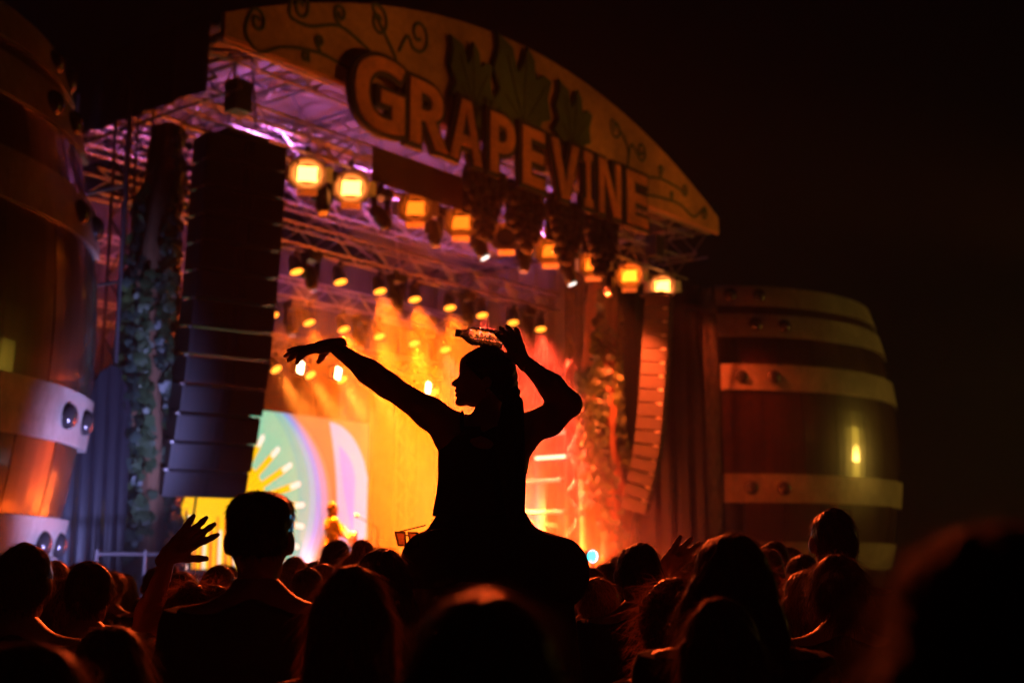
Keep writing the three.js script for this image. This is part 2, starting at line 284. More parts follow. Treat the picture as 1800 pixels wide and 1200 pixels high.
// magenta battens on top of the header truss, washing the roof
[[15.2, -17.4], [18.2, -17.4], [21.2, -17.4], [23.9, -17.4]].forEach(([x, z], i) => {
  const f = thing('led_batten', NTH[i] + ' magenta strip light from the near end, shining up at the roof', 'stage light', [x, 9.15, z], 0, 'magenta strip lights under the roof');
  part('casing', UB, M.blackMetal, f, [0, 0, 0], null, [1.1, 0.1, 0.12]);
  for (let k = 0; k < 10; k++) part('lamp_lens', US, bulbMat(1.6, 0.12, 0.5), f, [-0.45 + k * 0.1, 0.05, 0], null, [0.03, 0.02, 0.03]);
  for (const s of [-0.4, 0.4]) bar('hook', V(s, 0, 0), V(s, 0.2, 0), 0.012, M.blackMetal, f);
  spot('batten_beam', f, [0, 0.1, 0], [0, 1.5, -3], rgb(0.85, 0.26, 0.9), MAG, 62, 0.9, 12);
});

// dark moving heads hanging between the floods and lamps
const mhGeo = new THREE.CapsuleGeometry(0.13, 0.26, 6, 16);
function movingHead(x, y, z, label, rx, rz, lit) {
  const f = thing('moving_head', label, 'stage light', [x, y, z], 0, 'dark moving head lamps');
  part('base', UB, M.blackMetal, f, [0, 0, 0], null, [0.34, 0.16, 0.3]); part('clamp', UB, M.blackMetal, f, [0, 0.14, 0], null, [0.08, 0.14, 0.08]);
  for (const s of [-1, 1]) part('yoke_arm', UB, M.blackMetal, f, [s * 0.17, -0.26, 0], null, [0.05, 0.4, 0.12]);
  const h = part('head', mhGeo, M.blackMetal, f, [0, -0.42, 0], [rx, 0, rz]); part('lens', UC16, lit ? bulbMat(2.2, 1.9, 1.7) : std(rgb(0.1, 0.1, 0.12), 0.1), h, [0, -0.26, 0], null, [0.09, 0.02, 0.09]);
}
[[14.35, 0.25, -0.1], [15.75, 0.5, 0.5], [17.15, 0.15, 0.1], [18.45, 0.4, 0.3, 1], [19.85, 0.1, -0.15], [21.35, 0.3, 0.25, 1], [22.85, 0.2, -0.2]].forEach(([x, a, b, lit], i) => movingHead(x, 8.3, -15.6, NTH[i] + ' dark moving head from the near end of the front truss', -a, b, lit));
[16.95, 19.4, 21.7, 23.9].forEach((x, i) => movingHead(x, 7.85, -18.7, NTH[i] + ' dark moving head counted along the second truss', -0.2, 0.1));
[18.8, 20.9, 23.2].forEach((x, i) => movingHead(x, 7.5, -21.3, NTH[i] + ' dark moving head counted along the third truss', -0.2, -0.1));

// ---------------------------------------------------------------- arched sign with raised letters
const font = await new FontLoader().loadAsync('fonts/droid/droid_sans_bold.typeface.json');
{
  const sign = thing('arch_sign', 'orange arched sign board over the stage with big outlined letters, leaves and scrolls', 'sign', [0, 0, 0]);
  const board = std(rgb(0.66, 0.37, 0.13), 0.75, 0, { map: mottleTex, bumpMap: bumpTex, bumpScale: 0.004 }), N = 6;
  for (let i = 0; i < N; i++) {                                       // plywood panels with thin joints
    const x0 = 11.4 + i * 14.65 / N, x1 = 11.4 + (i + 1) * 14.65 / N - 0.006, s = new THREE.Shape(); s.moveTo(x0, 9.55); s.lineTo(x1, 9.55);
    for (let k = 8; k >= 0; k--) { const x = x0 + (x1 - x0) * k / 8; s.lineTo(x, archY(x)); }
    const g = new THREE.ExtrudeGeometry(s, { depth: 0.1, bevelEnabled: false }); const uv = g.attributes.uv; for (let k = 0; k < uv.count; k++) uv.setXY(k, uv.getX(k) * 0.25 + i * 0.37, uv.getY(k) * 0.25 + i * 0.61);
    part('board_panel', g, board, sign, [0, 0, FZ - 0.1]);
  }
  bar('edge_strip', V(11.4, 9.53, FZ - 0.05), V(26.05, 9.53, FZ - 0.05), 0.03, std(rgb(0.45, 0.25, 0.18), 0.5), sign);
  // painted scroll tendrils, raised cut-outs
  const vineMat = std(rgb(0.045, 0.08, 0.02), 0.8);
  const vine = (pts, w = 0.035) => { const c = new THREE.CatmullRomCurve3(pts.map(([x, y]) => V(x, y, 0))), g = new THREE.TubeGeometry(c, pts.length * 6, w, 6); g.scale(1, 1, 0.4); part('vine', g, vineMat, sign, [0, 0, FZ + 0.008]); };
  const curl = (x, y, r, a0, dir, tail) => { const p = []; for (let i = 0; i <= 14; i++) { const t = i / 14, a = a0 + dir * t * 8.2, q = r * (0.22 + 0.78 * t); p.push([x + Math.cos(a) * q * 0.8, y + Math.sin(a) * q]); } return p.concat(tail ?? []); };
  vine(curl(12.0, 9.98, 0.2, 0.3, 1, [[11.78, 9.72], [12.02, 9.5], [12.5, 9.72], [13.23, 9.88], [13.73, 9.85], [14.15, 9.8]]));
  vine(curl(12.86, 10.52, 0.24, 0.2, 1, [[12.64, 10.3], [13.0, 10.25], [13.7, 10.48], [14.2, 10.36], [14.6, 10.2]]));
  vine(curl(13.72, 10.7, 0.18, 2.5, 1, [[13.72, 10.5]])); vine(curl(13.28, 10.08, 0.11, 2.5, 1, [[13.3, 9.9]])); vine(curl(12.98, 9.72, 0.1, 1.2, -1, [[13.05, 9.86]]));
  vine(curl(14.6, 10.88, 0.3, 0.3, 1, [[15.0, 10.4], [15.15, 10.1]])); vine(curl(15.6, 10.98, 0.36, 5.4, -1, [[15.1, 10.5]]));
  vine(curl(21.75, 10.95, 0.25, 4.4, -1, [[22.15, 10.7], [22.2, 10.35], [22.1, 10.1]])); vine(curl(22.72, 10.7, 0.22, 0.2, -1, [[22.35, 10.75], [22.2, 10.4]]));
  vine(curl(23.5, 10.45, 0.12, 2.5, -1, [[23.45, 10.25]])); vine(curl(24.5, 10.25, 0.16, 5.5, -1, [[23.9, 10.25], [23.4, 10.25], [22.7, 10.1]]));
  vine(curl(25.35, 9.88, 0.16, 5.5, 1, [[24.9, 9.7], [24.3, 9.85], [23.8, 9.85], [22.8, 9.75]])); vine(curl(23.95, 10.0, 0.08, 2.5, 1, [[24.0, 9.85]]));
  // grape leaves cut from board
  const leafMat = std(rgb(0.05, 0.13, 0.02), 0.7, 0, { map: mottleTex });
  const leaf = (x, y, w, h, tilt) => {
    const s = new THREE.Shape(), L = [[-0.1, -0.5], [-0.28, -0.36], [-0.5, -0.3], [-0.38, -0.12], [-0.5, 0.08], [-0.42, 0.34], [-0.46, 0.5], [-0.2, 0.42], [-0.1, 0.16], [0.0, 0.3], [0.06, 0.52], [0.18, 0.42], [0.22, 0.2], [0.36, 0.3], [0.5, 0.28], [0.44, 0.05], [0.5, -0.16], [0.34, -0.24], [0.3, -0.42], [0.1, -0.4], [0.06, -0.62], [-0.02, -0.62]];
    L.forEach(([a, b], i) => { const p = [a * w, b * h]; i ? s.lineTo(...p) : s.moveTo(...p); });
    const m = part('leaf', new THREE.ExtrudeGeometry(s, { depth: 0.05, bevelEnabled: true, bevelSize: 0.03, bevelThickness: 0.02, bevelSegments: 1 }), leafMat, sign, [x, y, FZ + 0.035], [0, 0, tilt]);
    for (const [a, b] of [[-0.3, 0.3], [0.03, 0.4], [0.38, 0.15], [-0.3, -0.15], [0.25, -0.25]]) bar('vein', V(0.02 * w, -0.4 * h, 0.075), V(a * w, b * h, 0.075), 0.012, vineMat, m);
  };
  leaf(16.95, 10.55, 1.15, 1.35, 0.05); leaf(18.45, 10.78, 1.75, 1.75, -0.05); leaf(20.1, 10.62, 1.2, 1.35, -0.12); leaf(17.4, 9.9, 0.8, 0.9, 0.5);
  // letters
  const face = std(rgb(0.85, 0.34, 0.1), 0.7, 0, { map: mottleTex }), line = std(rgb(0.012, 0.01, 0.01), 0.7);
  for (const [ch, x0, x1, y0, y1] of [['G', 13.9, 15.06, 8.88, 10.16], ['R', 15.2, 16.18, 8.9, 10.04], ['A', 16.24, 17.1, 8.9, 10.04], ['P', 17.34, 18.06, 8.9, 10.04], ['E', 18.3, 18.98, 8.9, 10.04], ['V', 19.2, 20.12, 8.9, 10.04], ['I', 20.3, 20.58, 8.9, 10.04], ['N', 20.82, 21.6, 8.9, 10.04], ['E', 21.84, 22.62, 8.9, 10.04]]) {
    const src = font.generateShapes(ch, 1), box = new THREE.Box2(); for (const s of src) for (const p of s.getPoints(10)) box.expandByPoint(p);
    const f = (p) => new THREE.Vector2(x0 + (p.x - box.min.x) / (box.max.x - box.min.x) * (x1 - x0), y0 + (p.y - box.min.y) / (box.max.y - box.min.y) * (y1 - y0));
    const shapes = src.map((s) => { const e = s.extractPoints(10), o = new THREE.Shape(e.shape.map(f)); o.holes = e.holes.map((h) => new THREE.Path(h.map(f))); return o; });
    const back = part('letter', new THREE.ExtrudeGeometry(shapes, { depth: 0.1, bevelEnabled: true, bevelSize: 0.095, bevelThickness: 0.02, bevelSegments: 2 }), line, sign, [0, 0, FZ + 0.07]);
    part('letter_face', new THREE.ExtrudeGeometry(shapes, { depth: 0.05, bevelEnabled: false }), face, back, [0, 0, 0.09]);
  }
  for (let i = 0; i < 18; i++) bar('letter_bracket', V(14.2 + i * 0.48, 9.4, FZ - 0.2), V(14.2 + i * 0.48, 9.0, FZ + 0.08), 0.012, M.blackMetal, sign);
}
// dark grape bunches below the letters
const grapeMats = [rgb(0.012, 0.008, 0.018), rgb(0.016, 0.009, 0.02), rgb(0.01, 0.008, 0.013)].map((c) => std(c, 0.85));
const grapeGeo = new THREE.SphereGeometry(0.115, 10, 8);
['dark grape bunch hanging under the fourth letter', 'dark grape bunch hanging under the fifth letter', 'dark grape bunch hanging under the sixth letter', 'dark grape bunch hanging under the eighth letter'].forEach((label, i) => {
  const x = [17.45, 18.7, 19.95, 21.2][i], b = thing('grape_bunch', label, 'decoration', [x, 8.85, FZ - 0.05], 0, 'grape bunches under the sign');
  part('backing', UB, grapeMats[2], b, [0, -0.35, -0.12], null, [0.9, 0.8, 0.03]);
  for (let r = 0; r < 8; r++) { const n = [6, 6, 6, 5, 5, 4, 3, 2][r]; for (let k = 0; k < n; k++) part('grape', grapeGeo, grapeMats[(r * 3 + k) % 3], b, [(k - (n - 1) / 2) * 0.185 + rr(-0.02, 0.02), 0.05 - r * 0.165 + rr(-0.02, 0.02), rr(-0.03, 0.08)]); }
  bar('hanger', V(0, 0.1, -0.05), V(0, 0.85, -0.25), 0.015, M.blackMetal, b);
});
{ const v = drape('valance', 'brown gauze valance under the first letters of the sign', [14.95, -15.05], [17.3, -15.05], 8.25, 8.86, std(rgb(0.1, 0.05, 0.03), 0.95), 2, 0.02); v.userData.category = 'cloth'; }

// ---------------------------------------------------------------- hanging speaker columns
const cabMat = std(rgb(0.035, 0.032, 0.032), 0.5);
function lineArray(label, X, path, n, yaw, w) {
  const t = thing('line_array', label, 'speaker column', [X, 0, 0], 0, 'hanging speaker columns');
  const curve = new THREE.CatmullRomCurve3(path.map(([y, z]) => V(0, y, z))), L = curve.getLength(), h = L / n;
  for (let i = 0; i < n; i++) {
    const a = curve.getPointAt(i / n), b = curve.getPointAt((i + 1) / n), c = a.clone().add(b).multiplyScalar(0.5), d = a.clone().sub(b).normalize(), tilt = Math.atan2(-d.z, d.y) ;
    const k = part('cabinet', UB, cabMat, t, c.toArray(), [-tilt, yaw, 0], [w, h * 0.9, 0.56]); k.rotation.order = 'YXZ';
    const f = new THREE.Group(); f.name = 'front'; f.position.copy(c); f.rotation.order = 'YXZ'; f.rotation.set(-tilt, yaw, 0); t.add(f);
    part('grille', UB, M.grille, f, [-w * 0.27, 0, 0.29], null, [w * 0.4, h * 0.78, 0.02]); part('grille', UB, M.grille, f, [w * 0.27, 0, 0.29], null, [w * 0.4, h * 0.78, 0.02]);
    for (const s of [-1, 1]) part('side_rail', UB, paleMetal, f, [s * (w / 2 - 0.015), h * 0.47, 0.2], null, [0.05, 0.03, 0.1]);
    part('horn_slot', UB, M.grille, f, [0, 0, 0.285], null, [w * 0.05, h * 0.7, 0.02]);
  }
  const top = curve.getPointAt(0);
  part('fly_frame', UB, M.blackMetal, t, [0, top.y + 0.06, top.z - 0.1], null, [w * 0.6, 0.07, 0.6]);
  for (const z of [-0.35, 0.35]) bar('chain', V(0, top.y + 0.15, top.z + z), V(0, 9.7, top.z + z * 0.5), 0.015, M.blackMetal, t);
  part('chain_motor', UB, M.blackMetal, t, [0, 9.0, top.z - 0.1], null, [0.3, 0.5, 0.3]);
  bar('tie_cable', V(0, curve.getPointAt(1).y, curve.getPointAt(1).z), V(0.1, 0.9, curve.getPointAt(1).z - 0.5), 0.02, M.black, t);
}
lineArray('big black speaker column hanging at the near side of the stage', 12.25, [[8.24, -15.19], [6.01, -15.3], [4.28, -15.53], [2.85, -15.91]], 13, -0.28, 1.3);
lineArray('curved red lit speaker column hanging at the far side of the stage', 24.3, [[7.8, -15.2], [6.15, -15.35], [4.25, -15.6], [3.0, -15.97]], 16, 0.45, 0.7);

// ---------------------------------------------------------------- tree trunk columns with ivy
const barkMat = std(rgb(0.3, 0.15, 0.07), 0.85, 0, { map: grainTex, bumpMap: grainBump, bumpScale: 0.02 });
const ivyMats = [rgb(0.03, 0.06, 0.02), rgb(0.05, 0.085, 0.02), rgb(0.022, 0.045, 0.03)].map((c) => std(c, 0.5, 0, { side: THREE.DoubleSide }));
function leafGeo(r) { const s = new THREE.Shape(); [[0, -1], [0.5, -0.75], [0.95, -0.2], [0.5, 0.05], [0.55, 0.55], [0.1, 0.5], [0, 1], [-0.1, 0.5], [-0.55, 0.55], [-0.5, 0.05], [-0.95, -0.2], [-0.5, -0.75]].forEach(([a, b], i) => (i ? s.lineTo(a * r, b * r) : s.moveTo(a * r, b * r))); const g = new THREE.ShapeGeometry(s, 1), p = g.attributes.position; for (let i = 0; i < p.count; i++) p.setZ(i, -0.25 * Math.abs(p.getX(i)) + 0.02 * r); g.computeVertexNormals(); return g; }
const oneLeaf = leafGeo(0.085);
function trunk(label, x, z, h, r, side) {
  const t = thing('tree_column', label, 'column', [x, 0, z], 0, 'tree trunk columns');
  const g = new THREE.CylinderGeometry(r * 0.85, r * 1.9, h, 22, 40), p = g.attributes.position;
  for (let i = 0; i < p.count; i++) { const y = p.getY(i) / h + 0.5, a = Math.atan2(p.getZ(i), p.getX(i)), k = 1 + 0.12 * Math.sin(a * 5 + y * 9) + 0.07 * Math.sin(a * 11 - y * 14) + 0.08 * Math.sin(y * 21); p.setX(i, p.getX(i) * k + 0.12 * Math.sin(y * 7)); p.setZ(i, p.getZ(i) * k); }
  g.computeVertexNormals(); part('trunk', g, barkMat, t, [0, h / 2, 0]);
  for (let m = 0; m < 3; m++) {
    const list = [], q = new THREE.Object3D();
    for (let s = 0; s < 5; s++) {
      const a0 = rr(-0.6, 3.6), w = rr(-0.25, 0.25), ya = rr(h * 0.15, h * 0.5), yb = rr(h * 0.7, h);
      for (let i = 0; i < 150; i++) { const f = rnd(), y = ya + (yb - ya) * f, a = a0 + w * Math.sin(f * 9) + rr(-0.22, 0.22), d = r * (1.9 - 1.0 * y / h) + rr(0.0, 0.14); q.position.set(Math.cos(a) * d + 0.12 * Math.sin(y / h * 7), y, Math.sin(a) * d); q.rotation.set(rr(-0.8, 0.5), Math.PI / 2 - a + rr(-0.8, 0.8), rr(-3, 3)); const sc = rr(0.7, 1.6); q.scale.set(sc, sc, sc); q.updateMatrix(); list.push(oneLeaf.clone().applyMatrix4(q.matrix)); }
    }
    const mesh = part('ivy_leaves', mergeGeometries(list), ivyMats[m], t); mesh.userData.kind = 'stuff';
  }
}
trunk('brown tree trunk column with dark ivy beside the near speakers', 11.68, -16.35, 8.6, 0.25);
trunk('brown tree trunk column with ivy beside the far truss tower', 24.2, -16.75, 8.3, 0.36);
// ---------------------------------------------------------------- giant barrels at both sides
const staveMats = [rgb(0.06, 0.02, 0.011), rgb(0.075, 0.025, 0.013), rgb(0.05, 0.018, 0.01)].map((c) => std(c, 0.35, 0, { map: grainTex, clearcoat: 1, clearcoatRoughness: 0.13 }));
const hoopMat = std(rgb(0.38, 0.32, 0.26), 0.42, 0.1, { map: mottleTex });
const boltMat = std(rgb(0.05, 0.04, 0.04), 0.18, 0.5);
const barrelR = (y) => 5.4 - 0.045 * (y - 4.8) ** 2;
function barrelPatch(y0, y1, a0, a1, off, depth, m = 4, n = 5) {          // curved slab with thickness
  const pos = [], uv = [], idx = [], W = m + 1, S = W * (n + 1);
  for (let s = 0; s < 2; s++) for (let v = 0; v <= n; v++) for (let u = 0; u <= m; u++) { const y = y0 + (y1 - y0) * v / n, a = a0 + (a1 - a0) * u / m, R = barrelR(y) + off - s * depth; pos.push(Math.sin(a) * R, y, Math.cos(a) * R); uv.push(a * 5.4 * 0.4, y * 0.25); }
  for (let v = 0; v < n; v++) for (let u = 0; u < m; u++) { const i = v * W + u; idx.push(i, i + 1, i + W, i + 1, i + W + 1, i + W, S + i, S + i + W, S + i + 1, S + i + 1, S + i + W, S + i + W + 1); }
  const edge = (a, b) => idx.push(a, S + a, b, b, S + a, S + b);
  for (let u = 0; u < m; u++) { edge(u + 1, u); edge(n * W + u, n * W + u + 1); } for (let v = 0; v < n; v++) { edge(v * W, (v + 1) * W); edge((v + 1) * W + m, v * W + m); }
  const g = new THREE.BufferGeometry(); g.setAttribute('position', new THREE.Float32BufferAttribute(pos, 3)); g.setAttribute('uv', new THREE.Float32BufferAttribute(uv, 2)); g.setIndex(idx);
  return g.toNonIndexed();
}
function barrel(label, x, z, dir, a0) {
  const t = thing('giant_barrel', label, 'barrel', [x, 0, z], 0, 'giant barrels beside the stage');
  const zones = [[0.0, 1.75], [2.36, 3.3], [3.95, 6.0], [6.6, 7.35], [7.89, 8.16]], hoops = [[1.73, 2.38], [3.3, 3.97], [5.98, 6.62], [7.33, 7.91], [8.14, 8.66]];
  const span = 3.4, N = 18;
  zones.forEach(([y0, y1], k) => { for (let i = 0; i < N; i++) { const f = a0 + dir * (i + (k % 2 ? 0.5 : 0)) * span / N, e = f + dir * (span / N - 0.004), g = barrelPatch(y0 - 0.02, y1 + 0.02, Math.min(f, e), Math.max(f, e), rr(-0.006, 0.006), 0.09); g.computeVertexNormals(); part('stave', g, staveMats[(i * 5 + k) % 3], t); } });
  hoops.forEach(([y0, y1], k) => {
    const M2 = 6; for (let i = 0; i < M2; i++) { const f = a0 + dir * i * span / M2, e = f + dir * (span / M2 - 0.002), g = barrelPatch(y0, y1, Math.min(f, e), Math.max(f, e), 0.05, 0.12, 12, 3); g.computeVertexNormals(); part('hoop', mergeVertices(g), hoopMat, t); }
    const y = (y0 + y1) / 2, R = barrelR(y) + 0.06;
    for (const b of [0.09, 0.24]) { const a = a0 + dir * (b + 0.03 * (k % 2) + [0, 0, 0, 0.06, -0.02][k]); part('bolt', US, boltMat, t, [Math.sin(a) * R, y, Math.cos(a) * R], [0, a, 0], [0.17, 0.17, 0.12]); }
  });
  part('lid', new THREE.CylinderGeometry(4.6, 4.6, 0.1, 40), staveMats[0], t, [0, 8.2, 0]);
}
barrel('giant brown barrel facade at the near side, mirroring blue and orange lights', 5.7, -18.6, -1, 0.93);
barrel('giant brown barrel facade at the far side of the stage with tan hoops', 31.3, -18.4, 1, -0.93);
truss('edge_truss', 'orange lit narrow truss running up the edge of the far barrel', V(26.55, 0, -15.2), V(26.55, 8.4, -15.2), 0.2, 0.2, 'stage towers', 0.6, M.blackTruss, 0.016);

// ---------------------------------------------------------------- lamps outside the frame whose light the photograph shows
{
  const f = thing('front_flood', 'warm floodlight on a mast right of the crowd, aimed at the sign', 'floodlight', [30, 0, 0.5]);
  bar('mast', V(0, 0, 0), V(0, 6.4, 0), 0.06, M.blackMetal, f); part('housing', UB, M.blackMetal, f, [0, 6.5, 0], [0, 0.65, 0], [0.46, 0.36, 0.28]);
  part('lamp_lens', UB, bulbMat(3, 1.2, 0.2), f, [-0.11, 6.5, -0.13], [0, 0.65, 0], [0.4, 0.3, 0.03]);
for (const [tx, a] of [[12.6, 1], [16.1, 1], [19.6, 0.9], [22.8, 0.75], [25.2, 0.6]]) spot('front_beam', f, [-0.16, 6.5, -0.2], [tx - 30, 10.2, -15.1], rgb(1, 0.25, 0.02), FRONT * a, 7.5, 0.6, 8);
  const y = thing('yellow_flood', 'yellow floodlight on a pole right of the far barrel', 'floodlight', [37, 0, -4]);
  bar('mast', V(0, 0, 0), V(0, 3.0, 0), 0.08, M.blackMetal, y); part('housing', UB, M.blackMetal, y, [0, 5, 0], [0, 0.4, 0], [2.0, 4.2, 0.3]);
  for (const s of [-0.5, 0.5]) part('lamp_lens', UB, bulbMat(9, 5.6, 0.5), y, [-0.07 + s * 0.92, 5, -0.17 - s * 0.39], [0, 0.4, 0], [0.8, 4.0, 0.03]);
  spot('yellow_beam', y, [-0.12, 5, -0.3], [-5, 3.5, -12], rgb(1, 0.55, 0.1), YEL, 42, 0.6, 14);
  const b = thing('blue_flood', 'blue floodlight on the ground between crowd and near barrel', 'floodlight', [10.2, GY, -10.6]);
  part('foot', UB, M.blackMetal, b, [0, 0.03, 0], null, [0.5, 0.06, 0.4]);
  part('lamp_lens', UB, bulbMat(0.6, 2.6, 5), b, [0, 0.34, -0.13], [-0.4, 0, 0], [0.5, 0.4, 0.03]); part('housing', UB, M.blackMetal, b, [0, 0.3, 0], [-0.4, 0, 0], [0.55, 0.45, 0.2]);
  spot('blue_beam', b, [0, 0.4, -0.25], [-0.5, 3.4, -5], rgb(0.36, 0.36, 1), BLUE, 25, 0.5, 14);
}

// ---------------------------------------------------------------- bodies: distance fields meshed as one continuous surface
// a bone is [x1, y1, z1, r1, x2, y2, z2, r2]; a blob is [x, y, z, rx, ry, rz]
function field(bones, blobs = [], k = 0.04) {
  return (x, y, z) => {
    let d = 1e3;
    const join = (e) => { const h = Math.max(k - Math.abs(d - e), 0) / k; d = Math.min(d, e) - h * h * k * 0.25; };
    for (const b of bones) {
      const ax = b[4] - b[0], ay = b[5] - b[1], az = b[6] - b[2], px = x - b[0], py = y - b[1], pz = z - b[2], l2 = ax * ax + ay * ay + az * az;
      const t = l2 ? Math.max(0, Math.min(1, (px * ax + py * ay + pz * az) / l2)) : 0, qx = px - ax * t, qy = py - ay * t, qz = pz - az * t;
      join(Math.sqrt(qx * qx + qy * qy + qz * qz) - (b[3] + (b[7] - b[3]) * t));
    }
    for (const b of blobs) { const u = (x - b[0]) / b[3], v = (y - b[1]) / b[4], w = (z - b[2]) / b[5], l = Math.sqrt(u * u + v * v + w * w); join((l - 1) * Math.min(b[3], b[4], b[5])); }
    return d;
  };
}
function surfaceNet(f, lo, hi, h) {
  const n = [0, 1, 2].map((i) => Math.ceil((hi[i] - lo[i]) / h) + 1), [nx, ny, nz] = n, v = new Float32Array(nx * ny * nz), at = (i, j, k) => i + nx * (j + ny * k);
  for (let k = 0; k < nz; k++) for (let j = 0; j < ny; j++) for (let i = 0; i < nx; i++) v[at(i, j, k)] = f(lo[0] + i * h, lo[1] + j * h, lo[2] + k * h);
  const cell = new Int32Array(nx * ny * nz).fill(-1), pos = [], nor = [], idx = [], C = [[0, 0, 0], [1, 0, 0], [0, 1, 0], [1, 1, 0], [0, 0, 1], [1, 0, 1], [0, 1, 1], [1, 1, 1]], E = [[0, 1], [2, 3], [4, 5], [6, 7], [0, 2], [1, 3], [4, 6], [5, 7], [0, 4], [1, 5], [2, 6], [3, 7]];
  for (let k = 0; k < nz - 1; k++) for (let j = 0; j < ny - 1; j++) for (let i = 0; i < nx - 1; i++) {
    const s = C.map(([a, b, c]) => v[at(i + a, j + b, k + c)]), neg = s.filter((q) => q < 0).length; if (!neg || neg === 8) continue;
    let x = 0, y = 0, z = 0, m = 0; for (const [a, b] of E) if ((s[a] < 0) !== (s[b] < 0)) { const t = s[a] / (s[a] - s[b]); x += C[a][0] + (C[b][0] - C[a][0]) * t; y += C[a][1] + (C[b][1] - C[a][1]) * t; z += C[a][2] + (C[b][2] - C[a][2]) * t; m++; }
    const X = lo[0] + (i + x / m) * h, Y = lo[1] + (j + y / m) * h, Z = lo[2] + (k + z / m) * h, e = h * 0.5; cell[at(i, j, k)] = pos.length / 3; pos.push(X, Y, Z);
    const g = [f(X + e, Y, Z) - f(X - e, Y, Z), f(X, Y + e, Z) - f(X, Y - e, Z), f(X, Y, Z + e) - f(X, Y, Z - e)], l = Math.hypot(...g) || 1; nor.push(g[0] / l, g[1] / l, g[2] / l);
  }
  const quad = (a, b, c, d, flip) => { if (Math.min(a, b, c, d) < 0) return; flip ? idx.push(a, c, b, a, d, c) : idx.push(a, b, c, a, c, d); };
  for (let k = 1; k < nz - 1; k++) for (let j = 1; j < ny - 1; j++) for (let i = 1; i < nx - 1; i++) {
    const s = v[at(i, j, k)] < 0;
    if (s !== (v[at(i + 1, j, k)] < 0)) quad(cell[at(i, j - 1, k - 1)], cell[at(i, j, k - 1)], cell[at(i, j, k)], cell[at(i, j - 1, k)], !s);
    if (s !== (v[at(i, j + 1, k)] < 0)) quad(cell[at(i - 1, j, k - 1)], cell[at(i - 1, j, k)], cell[at(i, j, k)], cell[at(i, j, k - 1)], !s);
    if (s !== (v[at(i, j, k + 1)] < 0)) quad(cell[at(i - 1, j - 1, k)], cell[at(i, j - 1, k)], cell[at(i, j, k)], cell[at(i - 1, j, k)], !s);
  }
  const g = new THREE.BufferGeometry(); g.setAttribute('position', new THREE.Float32BufferAttribute(pos, 3)); g.setAttribute('normal', new THREE.Float32BufferAttribute(nor, 3)); g.setIndex(idx); return g;
}
function fitted(bones, blobs, k, h, pad = 0.03, f = field(bones, blobs, k)) {
  const lo = [1e3, 1e3, 1e3], hi = [-1e3, -1e3, -1e3];
  for (const b of bones) for (const o of [0, 4]) for (let i = 0; i < 3; i++) { lo[i] = Math.min(lo[i], b[o + i] - b[o + 3]); hi[i] = Math.max(hi[i], b[o + i] + b[o + 3]); }
  for (const b of blobs ?? []) for (let i = 0; i < 3; i++) { lo[i] = Math.min(lo[i], b[i] - b[3 + i]); hi[i] = Math.max(hi[i], b[i] + b[3 + i]); }
  return surfaceNet(f, lo.map((q) => q - pad), hi.map((q) => q + pad), h);
}
const grow = (list, g) => list.map((b) => b.map((q, i) => (i === 3 || i === 7 ? q + g : q)));
// hand: wrist at the origin, fingers along +y, palm facing +z, thumb on the +x side (mirror for the other hand)
function hand(curl = [0.2, 0.3, 0.35, 0.4, 0.45], spread = 0.08, thumb = [0.75, 0.65, 0.25], h = 0.0045) {
  const bones = [[-0.012, 0.0, 0, 0.022, -0.018, 0.045, 0, 0.02], [0.012, 0.0, 0, 0.022, 0.02, 0.045, 0, 0.02], [-0.026, 0.05, 0, 0.0135, -0.03, 0.078, 0, 0.0115], [-0.009, 0.05, 0, 0.0135, -0.01, 0.085, 0, 0.012], [0.009, 0.05, 0, 0.0135, 0.01, 0.087, 0, 0.012], [0.026, 0.05, 0, 0.0135, 0.03, 0.083, 0, 0.012], [0, -0.03, 0, 0.025, 0, 0.01, 0, 0.025]], fingers = [];
  const roots = [[0.031, 0.084, 1.5], [0.0105, 0.088, 0.45], [-0.0105, 0.086, -0.45], [-0.031, 0.078, -1.6]], len = [[0.042, 0.025, 0.02], [0.046, 0.029, 0.021], [0.043, 0.027, 0.02], [0.034, 0.02, 0.018]];
  roots.forEach(([x, y, s], i) => { let p = [x, y, 0], a = 0; const sx = Math.sin(s * spread); len[i].forEach((L, j) => { a += curl[i + 1] * (j ? 1.1 : 0.7); const q = [p[0] + L * sx * Math.cos(a), p[1] + L * Math.cos(a) * Math.sqrt(1 - sx * sx), p[2] + L * Math.sin(a)]; fingers.push([...p, 0.0104 - j * 0.0008, ...q, 0.0098 - j * 0.0009]); p = q; }); });
  const l = Math.hypot(...thumb), d = thumb.map((q) => q / l); let p = [0.022, 0.012, 0.004]; [0.04, 0.033, 0.026].forEach((L, j) => { const b = curl[0] * j * 0.6, q = [p[0] + L * (d[0] - b * 0.4), p[1] + L * (d[1] + b * 0.5), p[2] + L * (d[2] + b * 0.3)]; fingers.push([...p, [0.017, 0.012, 0.0105][j], ...q, [0.013, 0.0115, 0.0098][j]]); p = q; });
  return fitted(bones.concat(fingers), [], 0.011, h, 0.012);
}
function placeHand(g, p, F, N, mirror = false, s = 1) {            // F: where the fingers point, N: where the palm faces
  const f = V(...F).normalize(), n = V(...N).addScaledVector(f, -V(...N).dot(f)).normalize(), x = f.clone().cross(n), m = new THREE.Matrix4().makeBasis(x.multiplyScalar(mirror ? -s : s), f.multiplyScalar(s), n.multiplyScalar(s)).setPosition(...p), o = g.clone().applyMatrix4(m);
  if (mirror) { const i = o.index.array; for (let k = 0; k < i.length; k += 3) { const t = i[k]; i[k] = i[k + 1]; i[k + 1] = t; } }
  return o;
}
const HAND = hand();
